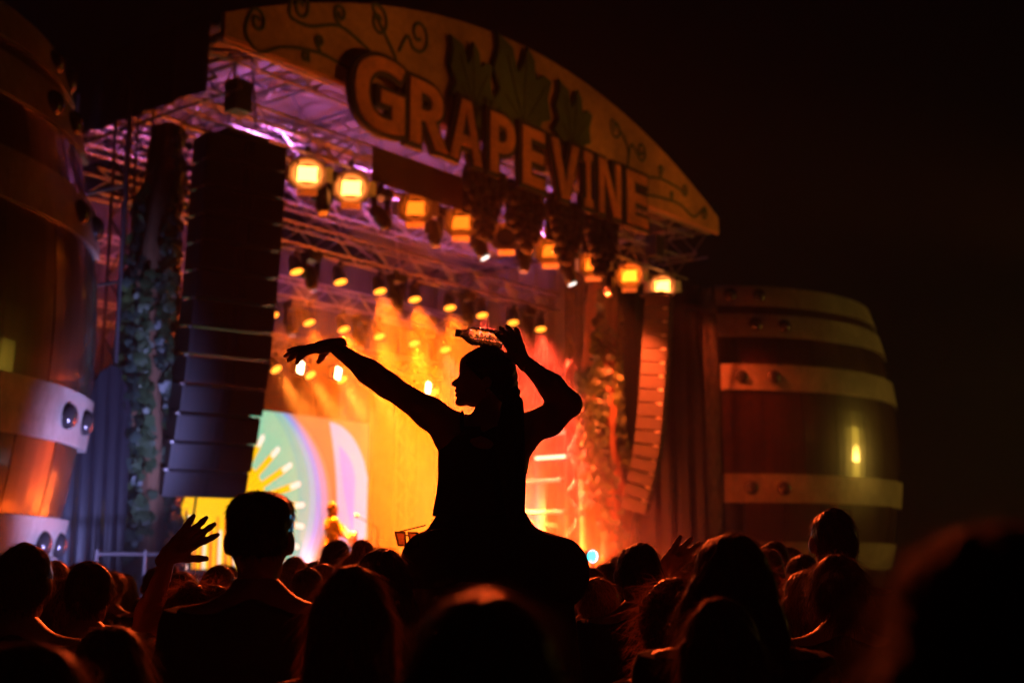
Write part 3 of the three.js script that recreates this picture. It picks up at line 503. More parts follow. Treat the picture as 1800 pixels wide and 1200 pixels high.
// hair strands: thin ribbons rooted on the hair surface
function strands(g, n, len, width, down, lift, keep = () => true) {
  const p = g.attributes.position, q = g.attributes.normal, pos = [], idx = [];
  for (let i = 0, tries = 0; i < n && tries < n * 6; tries++) {
    const a = Math.floor(rnd() * p.count), P = V(p.getX(a), p.getY(a), p.getZ(a)), N = V(q.getX(a), q.getY(a), q.getZ(a)); if (!keep(P)) continue; i++;
    const D = V(rr(-1, 1) * 0.5, -down + rr(-0.3, 0.3), rr(-1, 1) * 0.5).addScaledVector(N, 0); D.addScaledVector(N, -D.dot(N)).normalize().addScaledVector(N, lift * rr(0.2, 1.4)); const L = len * rr(0.5, 1.3), S = D.clone().cross(N).normalize(), b = pos.length / 3, M3 = 3, bend = rr(-0.6, 0.6);
    for (let k = 0; k <= M3; k++) { const t = k / M3, w = width * (1 - t * 0.8), c = P.clone().addScaledVector(D, L * t).addScaledVector(S, bend * L * t * t * 0.4); c.y -= L * t * t * 0.25; pos.push(c.x - S.x * w, c.y - S.y * w, c.z - S.z * w, c.x + S.x * w, c.y + S.y * w, c.z + S.z * w); if (k) { const e = b + k * 2; idx.push(e - 2, e - 1, e, e - 1, e + 1, e); } }
  }
  const o = new THREE.BufferGeometry(); o.setAttribute('position', new THREE.Float32BufferAttribute(pos, 3)); o.setIndex(idx); o.computeVertexNormals(); return o;
}
const skin = std(rgb(0.42, 0.24, 0.16), 0.5), skin2 = std(rgb(0.28, 0.15, 0.09), 0.5);
const hairMat = (r, g, b) => std(rgb(r, g, b), 0.42, 0, { side: THREE.DoubleSide });
const hairDark = hairMat(0.022, 0.014, 0.009), hairBrown = hairMat(0.05, 0.026, 0.013), hairRed = hairMat(0.11, 0.045, 0.018), hairFair = hairMat(0.2, 0.12, 0.055);
const hairBlack = std(rgb(0.006, 0.005, 0.005), 0.8);
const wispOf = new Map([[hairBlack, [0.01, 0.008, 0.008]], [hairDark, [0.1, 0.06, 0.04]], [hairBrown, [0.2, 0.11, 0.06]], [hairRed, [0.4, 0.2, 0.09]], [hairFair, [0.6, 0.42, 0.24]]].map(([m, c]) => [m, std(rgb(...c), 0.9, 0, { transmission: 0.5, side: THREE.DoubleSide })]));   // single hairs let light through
const clothMat = (r, g, b) => std(rgb(r, g, b), 0.9, 0, { sheen: 0.3, sheenColor: rgb(0.3, 0.3, 0.3), sheenRoughness: 0.6 });
const shirts = [clothMat(0.02, 0.02, 0.022), clothMat(0.06, 0.065, 0.03), clothMat(0.03, 0.03, 0.06), clothMat(0.1, 0.1, 0.1), clothMat(0.07, 0.02, 0.02), clothMat(0.03, 0.05, 0.05)], jeans = clothMat(0.02, 0.028, 0.05);

// a standing person, 1.76 m, facing -z
const headBlobs = [[0, 1.645, 0.01, 0.076, 0.105, 0.094], [0, 1.575, -0.03, 0.056, 0.062, 0.062], [0, 1.545, -0.075, 0.026, 0.022, 0.022], [-0.083, 1.635, 0.014, 0.011, 0.03, 0.019], [0.083, 1.635, 0.014, 0.011, 0.03, 0.019], [0, 1.66, -0.078, 0.06, 0.022, 0.018], [-0.03, 1.638, -0.083, 0.013, 0.011, 0.011], [0.03, 1.638, -0.083, 0.013, 0.011, 0.011], [0, 1.568, -0.091, 0.024, 0.012, 0.01]];
const headBones = [[0, 1.645, -0.085, 0.009, 0, 1.605, -0.104, 0.013], [0, 1.56, 0.015, 0.052, 0, 1.45, 0.02, 0.058]];
const torso = [[0, 1.43, 0.02, 0.07, -0.16, 1.405, 0.02, 0.055], [0, 1.43, 0.02, 0.07, 0.16, 1.405, 0.02, 0.055], [0, 1.5, 0.025, 0.045, -0.12, 1.43, 0.02, 0.045], [0, 1.5, 0.025, 0.045, 0.12, 1.43, 0.02, 0.045], [-0.085, 1.3, 0.0, 0.118, 0.085, 1.3, 0.0, 0.118], [-0.065, 1.1, 0, 0.105, 0.065, 1.1, 0, 0.105], [-0.075, 0.95, 0.01, 0.115, 0.075, 0.95, 0.01, 0.115], [0, 1.46, 0.02, 0.06, 0, 1.38, 0.02, 0.09]];
const legs = [-1, 1].flatMap((s) => [[s * 0.09, 0.92, 0.01, 0.09, s * 0.1, 0.5, -0.01, 0.056], [s * 0.1, 0.5, -0.01, 0.056, s * 0.1, 0.34, 0.01, 0.054], [s * 0.1, 0.34, 0.01, 0.054, s * 0.1, 0.09, 0.02, 0.036], [s * 0.1, 0.05, 0.03, 0.036, s * 0.11, 0.035, -0.16, 0.03]]);
const armDown = (s) => ({ bones: [[s * 0.185, 1.41, 0.02, 0.056, s * 0.23, 1.13, 0.03, 0.042], [s * 0.23, 1.13, 0.03, 0.04, s * 0.235, 1.04, 0.0, 0.041], [s * 0.235, 1.04, 0.0, 0.041, s * 0.235, 0.9, -0.05, 0.027]], w: [s * 0.235, 0.88, -0.055], F: [0, -1, -0.2], N: [-s, 0, 0], upper: 1 });
const armUpRight = { bones: [[0.185, 1.41, 0.02, 0.056, 0.17, 1.46, -0.16, 0.05], [0.17, 1.46, -0.16, 0.05, 0.185, 1.57, -0.17, 0.048], [0.185, 1.57, -0.17, 0.048, 0.262, 1.765, -0.1, 0.031]], w: [0.268, 1.785, -0.096], F: [0.75, 0.62, 0.1], N: [-0.1, 0.1, -1], upper: 1, hand: hand([0.1, 0.12, 0.12, 0.14, 0.16], 0.17, [0.75, 0.75, 0.1]), mirror: true };
const armPlay = (s) => (s > 0 ? { bones: [[0.185, 1.41, 0.02, 0.056, 0.26, 1.17, -0.08, 0.044], [0.26, 1.17, -0.08, 0.042, 0.12, 1.1, -0.28, 0.028]], w: [0.11, 1.095, -0.29], F: [-0.8, -0.3, -0.4], N: [0, 0, 1], upper: 1 } : { bones: [[-0.185, 1.41, 0.02, 0.056, -0.3, 1.18, -0.08, 0.044], [-0.3, 1.18, -0.08, 0.042, -0.42, 1.22, -0.3, 0.028]], w: [-0.43, 1.23, -0.31], F: [-0.1, 0.8, -0.3], N: [0.3, 0, 1], upper: 1 });
function capHair(style, v = 0) {
  const [p1, p2, p3] = [rr(0, 6), rr(0, 6), rr(0, 6)], big = style === 'flat' ? 0.002 : 0.003 + 0.001 * v;                                              // hair shell over the skull
  const jag = (x, y, z) => big * (Math.sin(x * 34 + p1 + y * 9) * Math.sin(y * 27 + p2 + z * 12) + 0.5 * Math.sin(z * 44 + x * 31 + p3)) + 0.0015 * Math.sin(x * 90 + y * 40) * Math.sin(z * 80 - y * 55) + 0.001 * Math.sin(x * 210 + z * 190 + y * 120);
  const bones = [], blobs = style === 'short' || style === 'flat' ? [[rr(-0.004, 0.004), 1.655, 0.012, style === 'flat' ? 0.081 : 0.085, 0.108 + 0.006 * v, 0.1]] : [[rr(-0.006, 0.006), 1.65, 0.012, 0.092, 0.112, 0.106]];
  if (style === 'flat') blobs.push([0, 1.7, 0.0, 0.08, 0.06, 0.09], [-0.032, 1.722, 0, 0.045, 0.04, 0.07], [0.032, 1.724, 0, 0.045, 0.04, 0.07]);
  if (style === 'long') { const w = [0, 0.018, -0.01][v]; bones.push([-0.06, 1.62, 0.06, 0.045, -0.085, 1.38, 0.085, 0.035], [0.06, 1.62, 0.06, 0.045, 0.085, 1.38, 0.085, 0.035], [0, 1.6, 0.085, 0.05, 0, 1.32, 0.12, 0.035], [-0.08, 1.62, -0.01, 0.03, -0.105, 1.4, 0.0, 0.03], [0.08, 1.62, -0.01, 0.03, 0.105 + w, 1.4, 0.0, 0.03]); if (v === 1) for (let i = 0; i < 14; i++) { const a = rr(-2.6, 2.6), y = rr(1.36, 1.6); blobs.push([Math.sin(a) * 0.105, y, 0.03 + Math.abs(Math.cos(a)) * 0.09, 0.032, 0.05, 0.03]); } }
  if (style === 'curly') { for (let i = 0; i < 46; i++) { const a = rr(0, 6.28), t = rr(-0.5, 1), R = 0.105; const z = 0.02 + Math.sin(a) * R * Math.sqrt(1 - t * t); if (z < -0.05 && t < 0.4) continue; blobs.push([Math.cos(a) * R * Math.sqrt(1 - t * t), 1.645 + t * 0.115, z, rr(0.022, 0.036), rr(0.022, 0.036), rr(0.022, 0.036)]); } for (const s of [-1, 1]) bones.push([s * 0.09, 1.6, 0.04, 0.04, s * 0.11, 1.44, 0.06, 0.035]); }
  if (style === 'bun') blobs.push([0.01, 1.765, 0.06, 0.045, 0.04, 0.045]);
  if (style === 'cap') blobs.push([0, 1.7, 0.005, 0.094, 0.075, 0.108]);
  if (style === 'pony') { blobs.push([0, 1.68, 0.12, 0.03, 0.035, 0.035]); bones.push([0, 1.67, 0.13, 0.026, 0.015, 1.55, 0.17, 0.032], [0.015, 1.55, 0.17, 0.032, 0.03, 1.36, 0.15, 0.014]); }
  const base = field(bones, blobs, 0.03), f = (x, y, z) => Math.max(base(x, y, z) + jag(x, y, z), (style === 'long' || style === 'curly' ? Math.min(-0.072 - z + Math.max(0, 1.69 - y) * 0.45, 1) : Math.max(-0.08 - z + Math.max(0, 1.7 - y) * 1.1, (style === 'flat' ? 1.605 : 1.572) - y - 0.2 * Math.max(0, z - 0.05))));
  return fitted(bones, blobs, 0.03, 0.007, 0.02, f);
}
const kits = new Map(), bodies = new Map();
function makeBody(arms) {
  const A = arms === 'down' ? [armDown(-1), armDown(1)] : arms === 'wave' ? [armDown(-1), armUpRight] : [armPlay(-1), armPlay(1)];
  const bones = [...torso, ...legs, ...A.flatMap((a) => a.bones)];
  const body = mergeGeometries([fitted([...bones, [0, 1.5, 0.018, 0.05, 0, 1.44, 0.02, 0.058]], [], 0.05, 0.022), fitted(headBones, headBlobs, 0.014, 0.006), ...A.map((a, i) => placeHand(a.hand ?? HAND, a.w, a.F, a.N, a.mirror ?? i === 0, a.hand ? 1.12 : 1))]);
  const sleeve = A.flatMap((a) => [a.bones[0]]), fs = field(grow([...torso, ...sleeve], 0.012), [], 0.06), shirt = fitted(grow([...torso, ...sleeve], 0.012), [], 0.06, 0.022, 0.04, (x, y, z) => Math.max(fs(x, y, z) + 0.004 * Math.sin(y * 30 + x * 22) * Math.sin(z * 25 + x * 9), 0.87 - y, y - 1.475 - 0.5 * Math.max(0, 0.1 - Math.abs(x)) + 0.25 * z));
  const trousers = fitted(grow([torso[6], ...legs.filter((b, i) => i % 4 < 3)], 0.01), [], 0.05, 0.024), shoes = fitted(grow(legs.filter((b, i) => i % 4 === 3), 0.012), [], 0.02, 0.02);
  return { body, shirt, trousers, shoes };
}
function kit(style, arms = 'down', v = 0) {
  const key = style + arms + v; if (kits.has(key)) return kits.get(key);
  const shared = bodies.get(arms) ?? makeBody(arms); bodies.set(arms, shared);
  const hair = capHair(style, v), far = style === 'short' || style === 'flat' || style === 'cap';
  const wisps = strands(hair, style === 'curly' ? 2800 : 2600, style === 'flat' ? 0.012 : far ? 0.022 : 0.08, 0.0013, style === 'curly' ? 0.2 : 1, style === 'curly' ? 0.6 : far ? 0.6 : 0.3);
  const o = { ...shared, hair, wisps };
  kits.set(key, o); return o;
}
const FACE = -0.8953;                                                    // turned to the stage, away from the photographer
function person(label, style, x, z, h, look = {}) {
  const k = kit(style, look.arms, look.v), p = thing('person', label, 'person', [x, look.y ?? GY, z], (look.face ?? FACE) + (look.turn ?? 0), look.group ?? 'crowd before the stage'), s = (h - (look.y ? 0 : GY)) / (style === 'bun' ? 1.8 : style === 'curly' ? 1.79 : style === 'flat' ? 1.772 : 1.765);
  p.scale.setScalar(s); p.rotation.z = look.lean ?? 0;
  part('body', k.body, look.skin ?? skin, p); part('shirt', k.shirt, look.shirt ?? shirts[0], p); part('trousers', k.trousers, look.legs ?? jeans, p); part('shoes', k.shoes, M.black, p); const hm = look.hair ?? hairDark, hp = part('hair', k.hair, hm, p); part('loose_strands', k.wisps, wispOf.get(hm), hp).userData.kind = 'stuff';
  return p;
}

// ---------------------------------------------------------------- the crowd
person('tall man with flat cropped hair and olive shirt near the waving hand', 'flat', 2.37, -2.79, 1.96, { shirt: shirts[1], turn: 0.05 });
person('person waving an open right hand beside the flat haired man', 'short', 2.65, -4.02, 1.78, { arms: 'wave' });
person('person with long straight hair rimmed in orange, right of the flat haired man', 'long', 2.18, -2.23, 1.76, { hair: hairRed, turn: 0.1, v: 2 });
person('blurred head with long hair nearest the camera at the bottom centre', 'long', 1.15, -0.96, 1.73, { turn: -0.15, v: 1 });
person('person with sunglasses pushed up on the head, right of the dancer', 'short', 4.2, -2.75, 1.85, { shirt: shirts[2] });
person('person with wavy hair edged in violet before the far barrel', 'long', 2.83, -1.58, 1.84, { turn: -0.1, hair: hairDark, v: 1 });
person('person with curly red lit hair right of the dancer', 'curly', 3.27, -2.0, 1.725, { hair: hairRed, turn: 0.3 });
person('person with long hair low in front of the violet edged head', 'long', 2.55, -1.45, 1.69, { hair: hairBrown, turn: -0.2, v: 2 });
person('dark haired person between the curly head and the violet edged head', 'short', 3.85, -2.23, 1.75, { turn: 0.2, v: 1 });
person('tall man whose head stands before the lowest hoops of the far barrel', 'short', 4.86, -2.25, 1.98, { turn: -0.05, shirt: shirts[3], v: 2 });
person('small distant head just left of the tall man before the far barrel', 'short', 6.79, -3.52, 1.91, {});
person('distant dark head touching the tall man before the far barrel', 'short', 6.43, -3.17, 1.83, { turn: 0.3 });
person('person with a pony tail standing right behind the tall man by the far barrel', 'pony', 4.03, -1.85, 1.8, { turn: -0.2 });
person('very large blurred dark head at the right edge', 'long', 0.99, -0.33, 1.79, { turn: -0.2, hair: hairBlack });
person('dark haired person at the left edge below the near barrel', 'short', 2.19, -3.67, 1.82, { turn: 0.1, v: 2 });
person('long haired person half hidden at the left below the near barrel', 'long', 2.94, -4.64, 1.72, { hair: hairRed });
person('person with red rimmed hair low at the left', 'long', 1.77, -2.59, 1.63, { hair: hairBrown, turn: 0.2 });
person('blurred red edged head in the bottom left corner', 'long', 1.05, -1.72, 1.655, { hair: hairBrown, turn: -0.3 });
person('small dark head below the guitarist', 'short', 5.57, -5.85, 1.93, {});
person('person with a hair bun right of the guitarist', 'bun', 3.97, -4.01, 1.865, { hair: hairFair });
person('brown haired person between the guitarist and the dancer', 'long', 3.3, -3.23, 1.825, { hair: hairBrown, turn: 0.15, v: 1 });
person('short haired person left of the flat haired man', 'short', 3.97, -4.97, 1.77, { hair: hairRed });
person('curly haired person below the raised waving hand', 'curly', 2.97, -3.81, 1.705, { hair: hairRed });
person('distant person directly right of the flat haired man', 'short', 5.54, -6.2, 1.83, { hair: hairFair });
person('person left of the dancer under the sunglasses', 'short', 3.92, -3.59, 1.84, { turn: 0.2 });
// rows nearer the stage, seen between the others
const styles = ['short', 'long', 'curly', 'short', 'bun', 'pony', 'cap', 'long', 'short'];
const ROWS = [[4.00, -6.21, 1.75], [4.88, -6.70, 1.75], [4.05, -5.34, 1.74], [6.17, -8.29, 1.81], [3.92, -4.71, 1.72], [4.45, -4.85, 1.75], [4.28, -2.97, 1.72], [5.51, -3.51, 1.75], [6.93, -4.15, 1.80], [5.01, -2.70, 1.77], [4.61, -2.24, 1.75], [3.36, -5.40, 1.79], [2.98, -5.08, 1.73], [8.20, -4.16, 1.90], [8.73, -5.10, 1.86], [7.04, -4.81, 1.8], [7.94, -5.28, 1.84], [6.15, -6.71, 1.81], [5.44, -5.2, 1.8], [7.71, -4.77, 1.81], [4.91, -3.47, 1.75], [4.82, -5.17, 1.78], [5.83, -3.11, 1.85], [5.31, -6.17, 1.78], [5.2, -7.6, 1.72], [6.4, -7.0, 1.78], [7.4, -8.3, 1.75], [8.6, -8.0, 1.7], [6.0, -9.2, 1.8], [9.3, -7.1, 1.74], [10.4, -8.4, 1.77], [7.0, -10.1, 1.71], [8.4, -10.4, 1.79], [10.2, -10.2, 1.73], [11.6, -9.0, 1.76], [12.6, -9.9, 1.8], [9.0, -5.4, 1.75], [11.0, -6.6, 1.72], [13.2, -8.2, 1.78], [5.0, -9.4, 1.76], [14.2, -7.2, 1.7], [12.4, -5.8, 1.77], [4.2, -7.9, 1.74], [15.4, -9.2, 1.75], [16.8, -8.6, 1.72], [14.9, -5.9, 1.74], [17.5, -7.0, 1.78]];
const ones = ['', 'first', 'second', 'third', 'fourth', 'fifth', 'sixth', 'seventh', 'eighth', 'ninth', 'tenth', 'eleventh', 'twelfth', 'thirteenth', 'fourteenth', 'fifteenth', 'sixteenth', 'seventeenth', 'eighteenth', 'nineteenth'], tens = ['', '', 'twenty', 'thirty', 'forty', 'fifty'], tenth = ['', '', 'twentieth', 'thirtieth', 'fortieth', 'fiftieth'];
const nth = (n) => (n < 20 ? ones[n] : n % 10 ? tens[Math.floor(n / 10)] + ' ' + ones[n % 10] : tenth[n / 10]);
ROWS.sort((a, b) => Math.atan2(a[0], -a[1]) - Math.atan2(b[0], -b[1])).forEach(([x, z, h], i) => {
  const st = styles[i % 9], hi = i % 4, up = [20, 27, 33, 40].includes(i), look = { short: 'short', long: 'long', curly: 'curly', bun: 'knotted', pony: 'tied back', cap: 'cropped' }[st];
  person(`fan with ${look} ${['black', 'brown', 'reddish', 'fair'][hi]} hair${up ? ', hand raised' : ''}, ${nth(i + 1)} from the left in the crowd`, st, x, z, h, { turn: rr(-0.4, 0.4), lean: rr(-0.03, 0.03), v: st === 'short' || st === 'long' ? i % 3 : 0, hair: [hairDark, hairBrown, hairRed, hairFair][hi], shirt: shirts[i % 6], group: 'fans in the packed crowd', arms: up ? 'wave' : 'down' });
});

// ---------------------------------------------------------------- the dancer on a friend's shoulders
const DX = 3.642, DZ = -3.051;
{
  const d = thing('person', 'woman dancing on shoulders, one arm stretched out, water bottle on her head', 'person', [DX, 0, DZ], FACE);
  const armL = [[-0.125, 2.27, 0, 0.06, -0.2, 2.318, -0.01, 0.055], [-0.2, 2.318, -0.01, 0.055, -0.367, 2.43, -0.02, 0.043], [-0.367, 2.43, -0.02, 0.043, -0.43, 2.475, -0.02, 0.043], [-0.43, 2.475, -0.02, 0.043, -0.56, 2.568, -0.02, 0.026]];
  const armR = [[0.15, 2.26, 0, 0.06, 0.24, 2.29, 0.01, 0.053], [0.24, 2.29, 0.01, 0.053, 0.316, 2.35, 0.02, 0.042], [0.316, 2.35, 0.02, 0.042, 0.25, 2.414, 0.03, 0.043], [0.25, 2.414, 0.03, 0.043, 0.145, 2.513, 0.03, 0.026]];
  const trunkB = [[-0.115, 2.235, 0.0, 0.075, 0.125, 2.225, 0.0, 0.075], [-0.07, 2.13, -0.01, 0.095, 0.07, 2.13, -0.01, 0.095], [-0.055, 2.02, 0, 0.088, 0.055, 2.02, 0, 0.088], [0.02, 2.38, 0.0, 0.046, 0.015, 2.27, 0.01, 0.056], [0.015, 2.27, 0.01, 0.06, 0, 2.2, 0.01, 0.1]];
  const hipB = [[-0.065, 1.905, 0.0, 0.098, 0.06, 1.905, 0.0, 0.098], [-0.075, 1.83, 0.0, 0.11, 0.075, 1.82, 0.0, 0.11], [-0.1, 1.83, -0.02, 0.105, -0.19, 1.775, -0.1, 0.1], [-0.19, 1.775, -0.1, 0.1, -0.22, 1.72, -0.42, 0.068], [0.1, 1.81, -0.02, 0.108, 0.25, 1.735, -0.12, 0.125], [0.25, 1.735, -0.12, 0.125, 0.3, 1.69, -0.42, 0.07]];
  const shinB = [[-0.2, 1.78, -0.42, 0.06, -0.19, 1.36, -0.4, 0.038], [-0.19, 1.34, -0.4, 0.034, -0.17, 1.28, -0.52, 0.028], [0.29, 1.74, -0.42, 0.06, 0.22, 1.34, -0.42, 0.038], [0.22, 1.32, -0.42, 0.034, 0.2, 1.26, -0.54, 0.028]];
  const skull = [[0.014, 2.464, 0, 0.096, 0.1, 0.076], [-0.062, 2.424, 0, 0.034, 0.036, 0.045], [-0.06, 2.375, 0, 0.036, 0.024, 0.036], [-0.034, 2.392, 0, 0.058, 0.05, 0.05], [-0.088, 2.36, 0, 0.019, 0.015, 0.022], [-0.074, 2.474, 0, 0.018, 0.014, 0.05], [-0.098, 2.4045, 0, 0.012, 0.0065, 0.02], [-0.096, 2.387, 0, 0.012, 0.0065, 0.018], [0.012, 2.428, 0.077, 0.018, 0.028, 0.01], [0.012, 2.428, -0.077, 0.018, 0.028, 0.01], [-0.073, 2.448, 0.03, 0.012, 0.01, 0.012], [-0.073, 2.448, -0.03, 0.012, 0.01, 0.012], [-0.07, 2.5, 0, 0.022, 0.035, 0.055]];
  const nose = [[-0.082, 2.456, 0, 0.008, -0.112, 2.43, 0, 0.0105], [-0.1, 2.425, 0.008, 0.008, -0.1, 2.425, -0.008, 0.008]];
  const handL = hand([0.1, 0.02, 0.1, 0.2, 0.34], 0.1, [0.5, 0.6, 0.7]), handR = hand([0.25, 0.32, 0.3, 0.3, 0.32], 0.14, [0.9, 0.7, 0.25]);
  const body = mergeGeometries([fitted([...trunkB, ...armL, ...armR, ...hipB, ...shinB], [], 0.035, 0.012), fitted([[0.02, 2.38, 0.0, 0.045, 0.016, 2.29, 0.01, 0.05], ...nose], skull, 0.011, 0.0032),
    placeHand(handL, [-0.572, 2.578, -0.02], [-0.97, -0.16, 0], [0.12, -0.85, -0.4], true), placeHand(handR, [0.138, 2.516, 0.035], [-0.42, 0.9, 0.0], [-0.15, -0.1, -1], false, 0.86)]);
  part('body', body, skin, d);
  const shorts = fitted(grow(hipB, 0.009), [], 0.04, 0.014, 0.03, ((f) => (x, y, z) => Math.max(f(x, y, z) + 0.003 * Math.sin(x * 40 + z * 30), y - 1.965))(field(grow(hipB, 0.009), [], 0.04)));
  part('jeans', shorts, clothMat(0.012, 0.02, 0.045), d);
  // loose cropped top: rings from the armpits to the flared hem, with folds
  const pos = [], idx = [], n = 72, rings = [[2.262, 0.0, 0.135, 0.083], [2.22, 0.0, 0.165, 0.1], [2.15, -0.005, 0.165, 0.112], [2.08, -0.008, 0.16, 0.115], [2.02, -0.012, 0.161, 0.12], [1.97, -0.018, 0.165, 0.126], [1.942, -0.02, 0.168, 0.13], [1.946, -0.02, 0.163, 0.125], [2.02, -0.012, 0.155, 0.114], [2.15, -0.005, 0.159, 0.106]];
  rings.forEach(([y, cx, rx, rz], r) => { const fold = Math.max(0, Math.min(1, (2.2 - y) / 0.25)); for (let i = 0; i <= n; i++) { const a = i / n * 6.28318, w = 1 + fold * (0.035 * Math.sin(a * 7 + 1) + 0.025 * Math.sin(a * 13 + y * 9)); pos.push(cx + Math.cos(a) * rx * w, y + fold * 0.008 * Math.sin(a * 3), Math.sin(a) * rz * w); } });
  for (let r = 0; r < rings.length - 1; r++) for (let i = 0; i < n; i++) { const a = r * (n + 1) + i; idx.push(a, a + 1, a + n + 1, a + 1, a + n + 2, a + n + 1); }
  const top = new THREE.BufferGeometry(); top.setAttribute('position', new THREE.Float32BufferAttribute(pos, 3)); top.setIndex(idx); top.computeVertexNormals();
  part('cropped_top', top, std(rgb(0.015, 0.014, 0.015), 0.85, 0, { side: THREE.DoubleSide }), d);
  for (const s of [-1, 1]) part('strap', new THREE.TubeGeometry(new THREE.CatmullRomCurve3([V(s * 0.075, 2.23, 0.1), V(s * 0.08, 2.305, 0.055), V(s * 0.08, 2.318, 0.0), V(s * 0.075, 2.25, -0.09)]), 16, 0.007, 6), M.black, d);
  // hair drawn back into a pony tail
  const hb = [[0.012, 2.467, 0, 0.109, 0.1045, 0.086], [0.07, 2.42, 0.0, 0.05, 0.06, 0.07]], hf0 = field([], hb, 0.03), hf = (x, y, z) => Math.max(hf0(x, y, z) + 0.0015 * Math.sin(y * 160 + z * 120) , -(x + 0.092) + (2.52 - y) * 0.95);
  const cap = fitted([], hb, 0.03, 0.005, 0.02, hf), tailCurve = new THREE.CatmullRomCurve3([V(0.085, 2.395, 0.05), V(0.108, 2.36, 0.085), V(0.1, 2.28, 0.118), V(0.098, 2.15, 0.135), V(0.108, 2.02, 0.14), V(0.112, 1.93, 0.145)]);
  const tail = [cap]; for (let i = 0; i < 420; i++) {
    const a = rr(0, 6.28), q = Math.sqrt(rnd()), w = rr(0.75, 1.08), pts = []; for (let k = 0; k <= 7; k++) { const t = k / 7 * w, c = tailCurve.getPoint(Math.min(1, t)), R = (0.016 + 0.026 * Math.sin(Math.min(1, t * 1.6) * 1.6)) * q * (1.1 - 0.55 * Math.max(0, t - 0.55) * 2); pts.push(V(c.x + Math.cos(a) * R * 1.15 + rr(-0.002, 0.002), c.y - Math.max(0, t - 1) * 0.4, c.z + Math.sin(a) * R * 0.7 + rr(-0.002, 0.002))); }
    tail.push(new THREE.TubeGeometry(new THREE.CatmullRomCurve3(pts), 12, rr(0.0012, 0.0022), 3));
  }
  const fly = strands(cap, 500, 0.04, 0.0007, 0.2, 0.16, (P) => P.y > 2.45 || P.x > 0.05);
  const hairGeo = mergeGeometries(tail.map((g) => { const o = g.clone(); o.deleteAttribute('uv'); return o; })); part('loose_strands', fly, wispOf.get(hairDark), part('hair', hairGeo, hairDark, d)).userData.kind = 'stuff';
  const sc = new THREE.TorusGeometry(0.021, 0.014, 8, 22), sp = sc.attributes.position; for (let i = 0; i < sp.count; i++) { const a = Math.atan2(sp.getY(i), sp.getX(i)), k = 1 + 0.18 * Math.sin(a * 9); sp.setX(i, sp.getX(i) * k); sp.setY(i, sp.getY(i) * k); } sc.computeVertexNormals();
  part('hair_tie', sc, M.black, d, [0.103, 2.376, 0.075], [0.9, 0.6, 0]);
  part('loose_lock', new THREE.TubeGeometry(new THREE.CatmullRomCurve3([V(0.1, 2.5, 0.03), V(0.13, 2.465, 0.04), V(0.13, 2.43, 0.045), V(0.11, 2.4, 0.05)]), 16, 0.0012, 4), hairDark, d);
  part('earring', new THREE.TorusGeometry(0.009, 0.002, 6, 16), std(rgb(0.7, 0.6, 0.4), 0.2, 1), d, [0.016, 2.393, 0.082]);
}
{
  const c = kit('short'), p = thing('person', 'person carrying the dancing woman on the shoulders', 'person', [DX, 0, DZ], FACE, 'crowd before the stage'); p.position.y = GY; p.scale.set(1.16, 1.09, 1.05);
  const q = new THREE.Group(); const off = -0.12;
  for (const [n, g, m] of [['body', c.body, skin], ['shirt', c.shirt, shirts[2]], ['trousers', c.trousers, jeans], ['shoes', c.shoes, M.black], ['hair', c.hair, hairDark]]) part(n, g, m, p, [0.03, 0, off]);
}
{ // clear water bottle lying on the dancer's head
  const b = thing('water_bottle', 'clear plastic water bottle lying on the dancer\'s head', 'bottle', [DX, 0, DZ], FACE);
  const prof = [[0.0, 0.0], [0.028, 0.0], [0.0325, 0.006]]; for (let i = 0; i <= 22; i++) prof.push([0.0335 + 0.0017 * Math.sin(i * 1.9), 0.012 + i * 0.0048]); prof.push([0.0315, 0.125], [0.024, 0.139], [0.016, 0.15], [0.0125, 0.156], [0.0125, 0.16], [0, 0.16]);
  const g = new THREE.LatheGeometry(prof.map(([x, y]) => new THREE.Vector2(x, y)), 40), P = g.attributes.position; for (let i = 0; i < P.count; i++) { const y = P.getY(i), a = Math.atan2(P.getZ(i), P.getX(i)), k = 1 + (y > 0.012 && y < 0.13 ? 0.045 * Math.sin(a * 5 + y * 90) * Math.sin(y * 120) + 0.02 * Math.sin(a * 13 - y * 200) : 0); P.setX(i, P.getX(i) * k); P.setZ(i, P.getZ(i) * k); } g.computeVertexNormals();
  const h = new THREE.Group(); h.name = 'body'; h.position.set(0.07, 2.592, 0.0); h.rotation.z = Math.PI / 2 - 0.17; b.add(h);
  part('plastic', g, new THREE.MeshPhysicalMaterial({ color: 0xffffff, roughness: 0.06, transmission: 1, thickness: 0.03, ior: 1.22 }), h);
  const cg = new THREE.CylinderGeometry(0.0145, 0.0145, 0.02, 30), cp = cg.attributes.position; part('bottle_cap', cg, std(rgb(0.02, 0.03, 0.04), 0.4), h, [0, 0.171, 0]); part('neck_ring', new THREE.TorusGeometry(0.0145, 0.0015, 6, 20), std(rgb(0.4, 0.45, 0.5), 0.2, 0, { transmission: 0.8 }), h, [0, 0.1585, 0], [Math.PI / 2, 0, 0]);
}
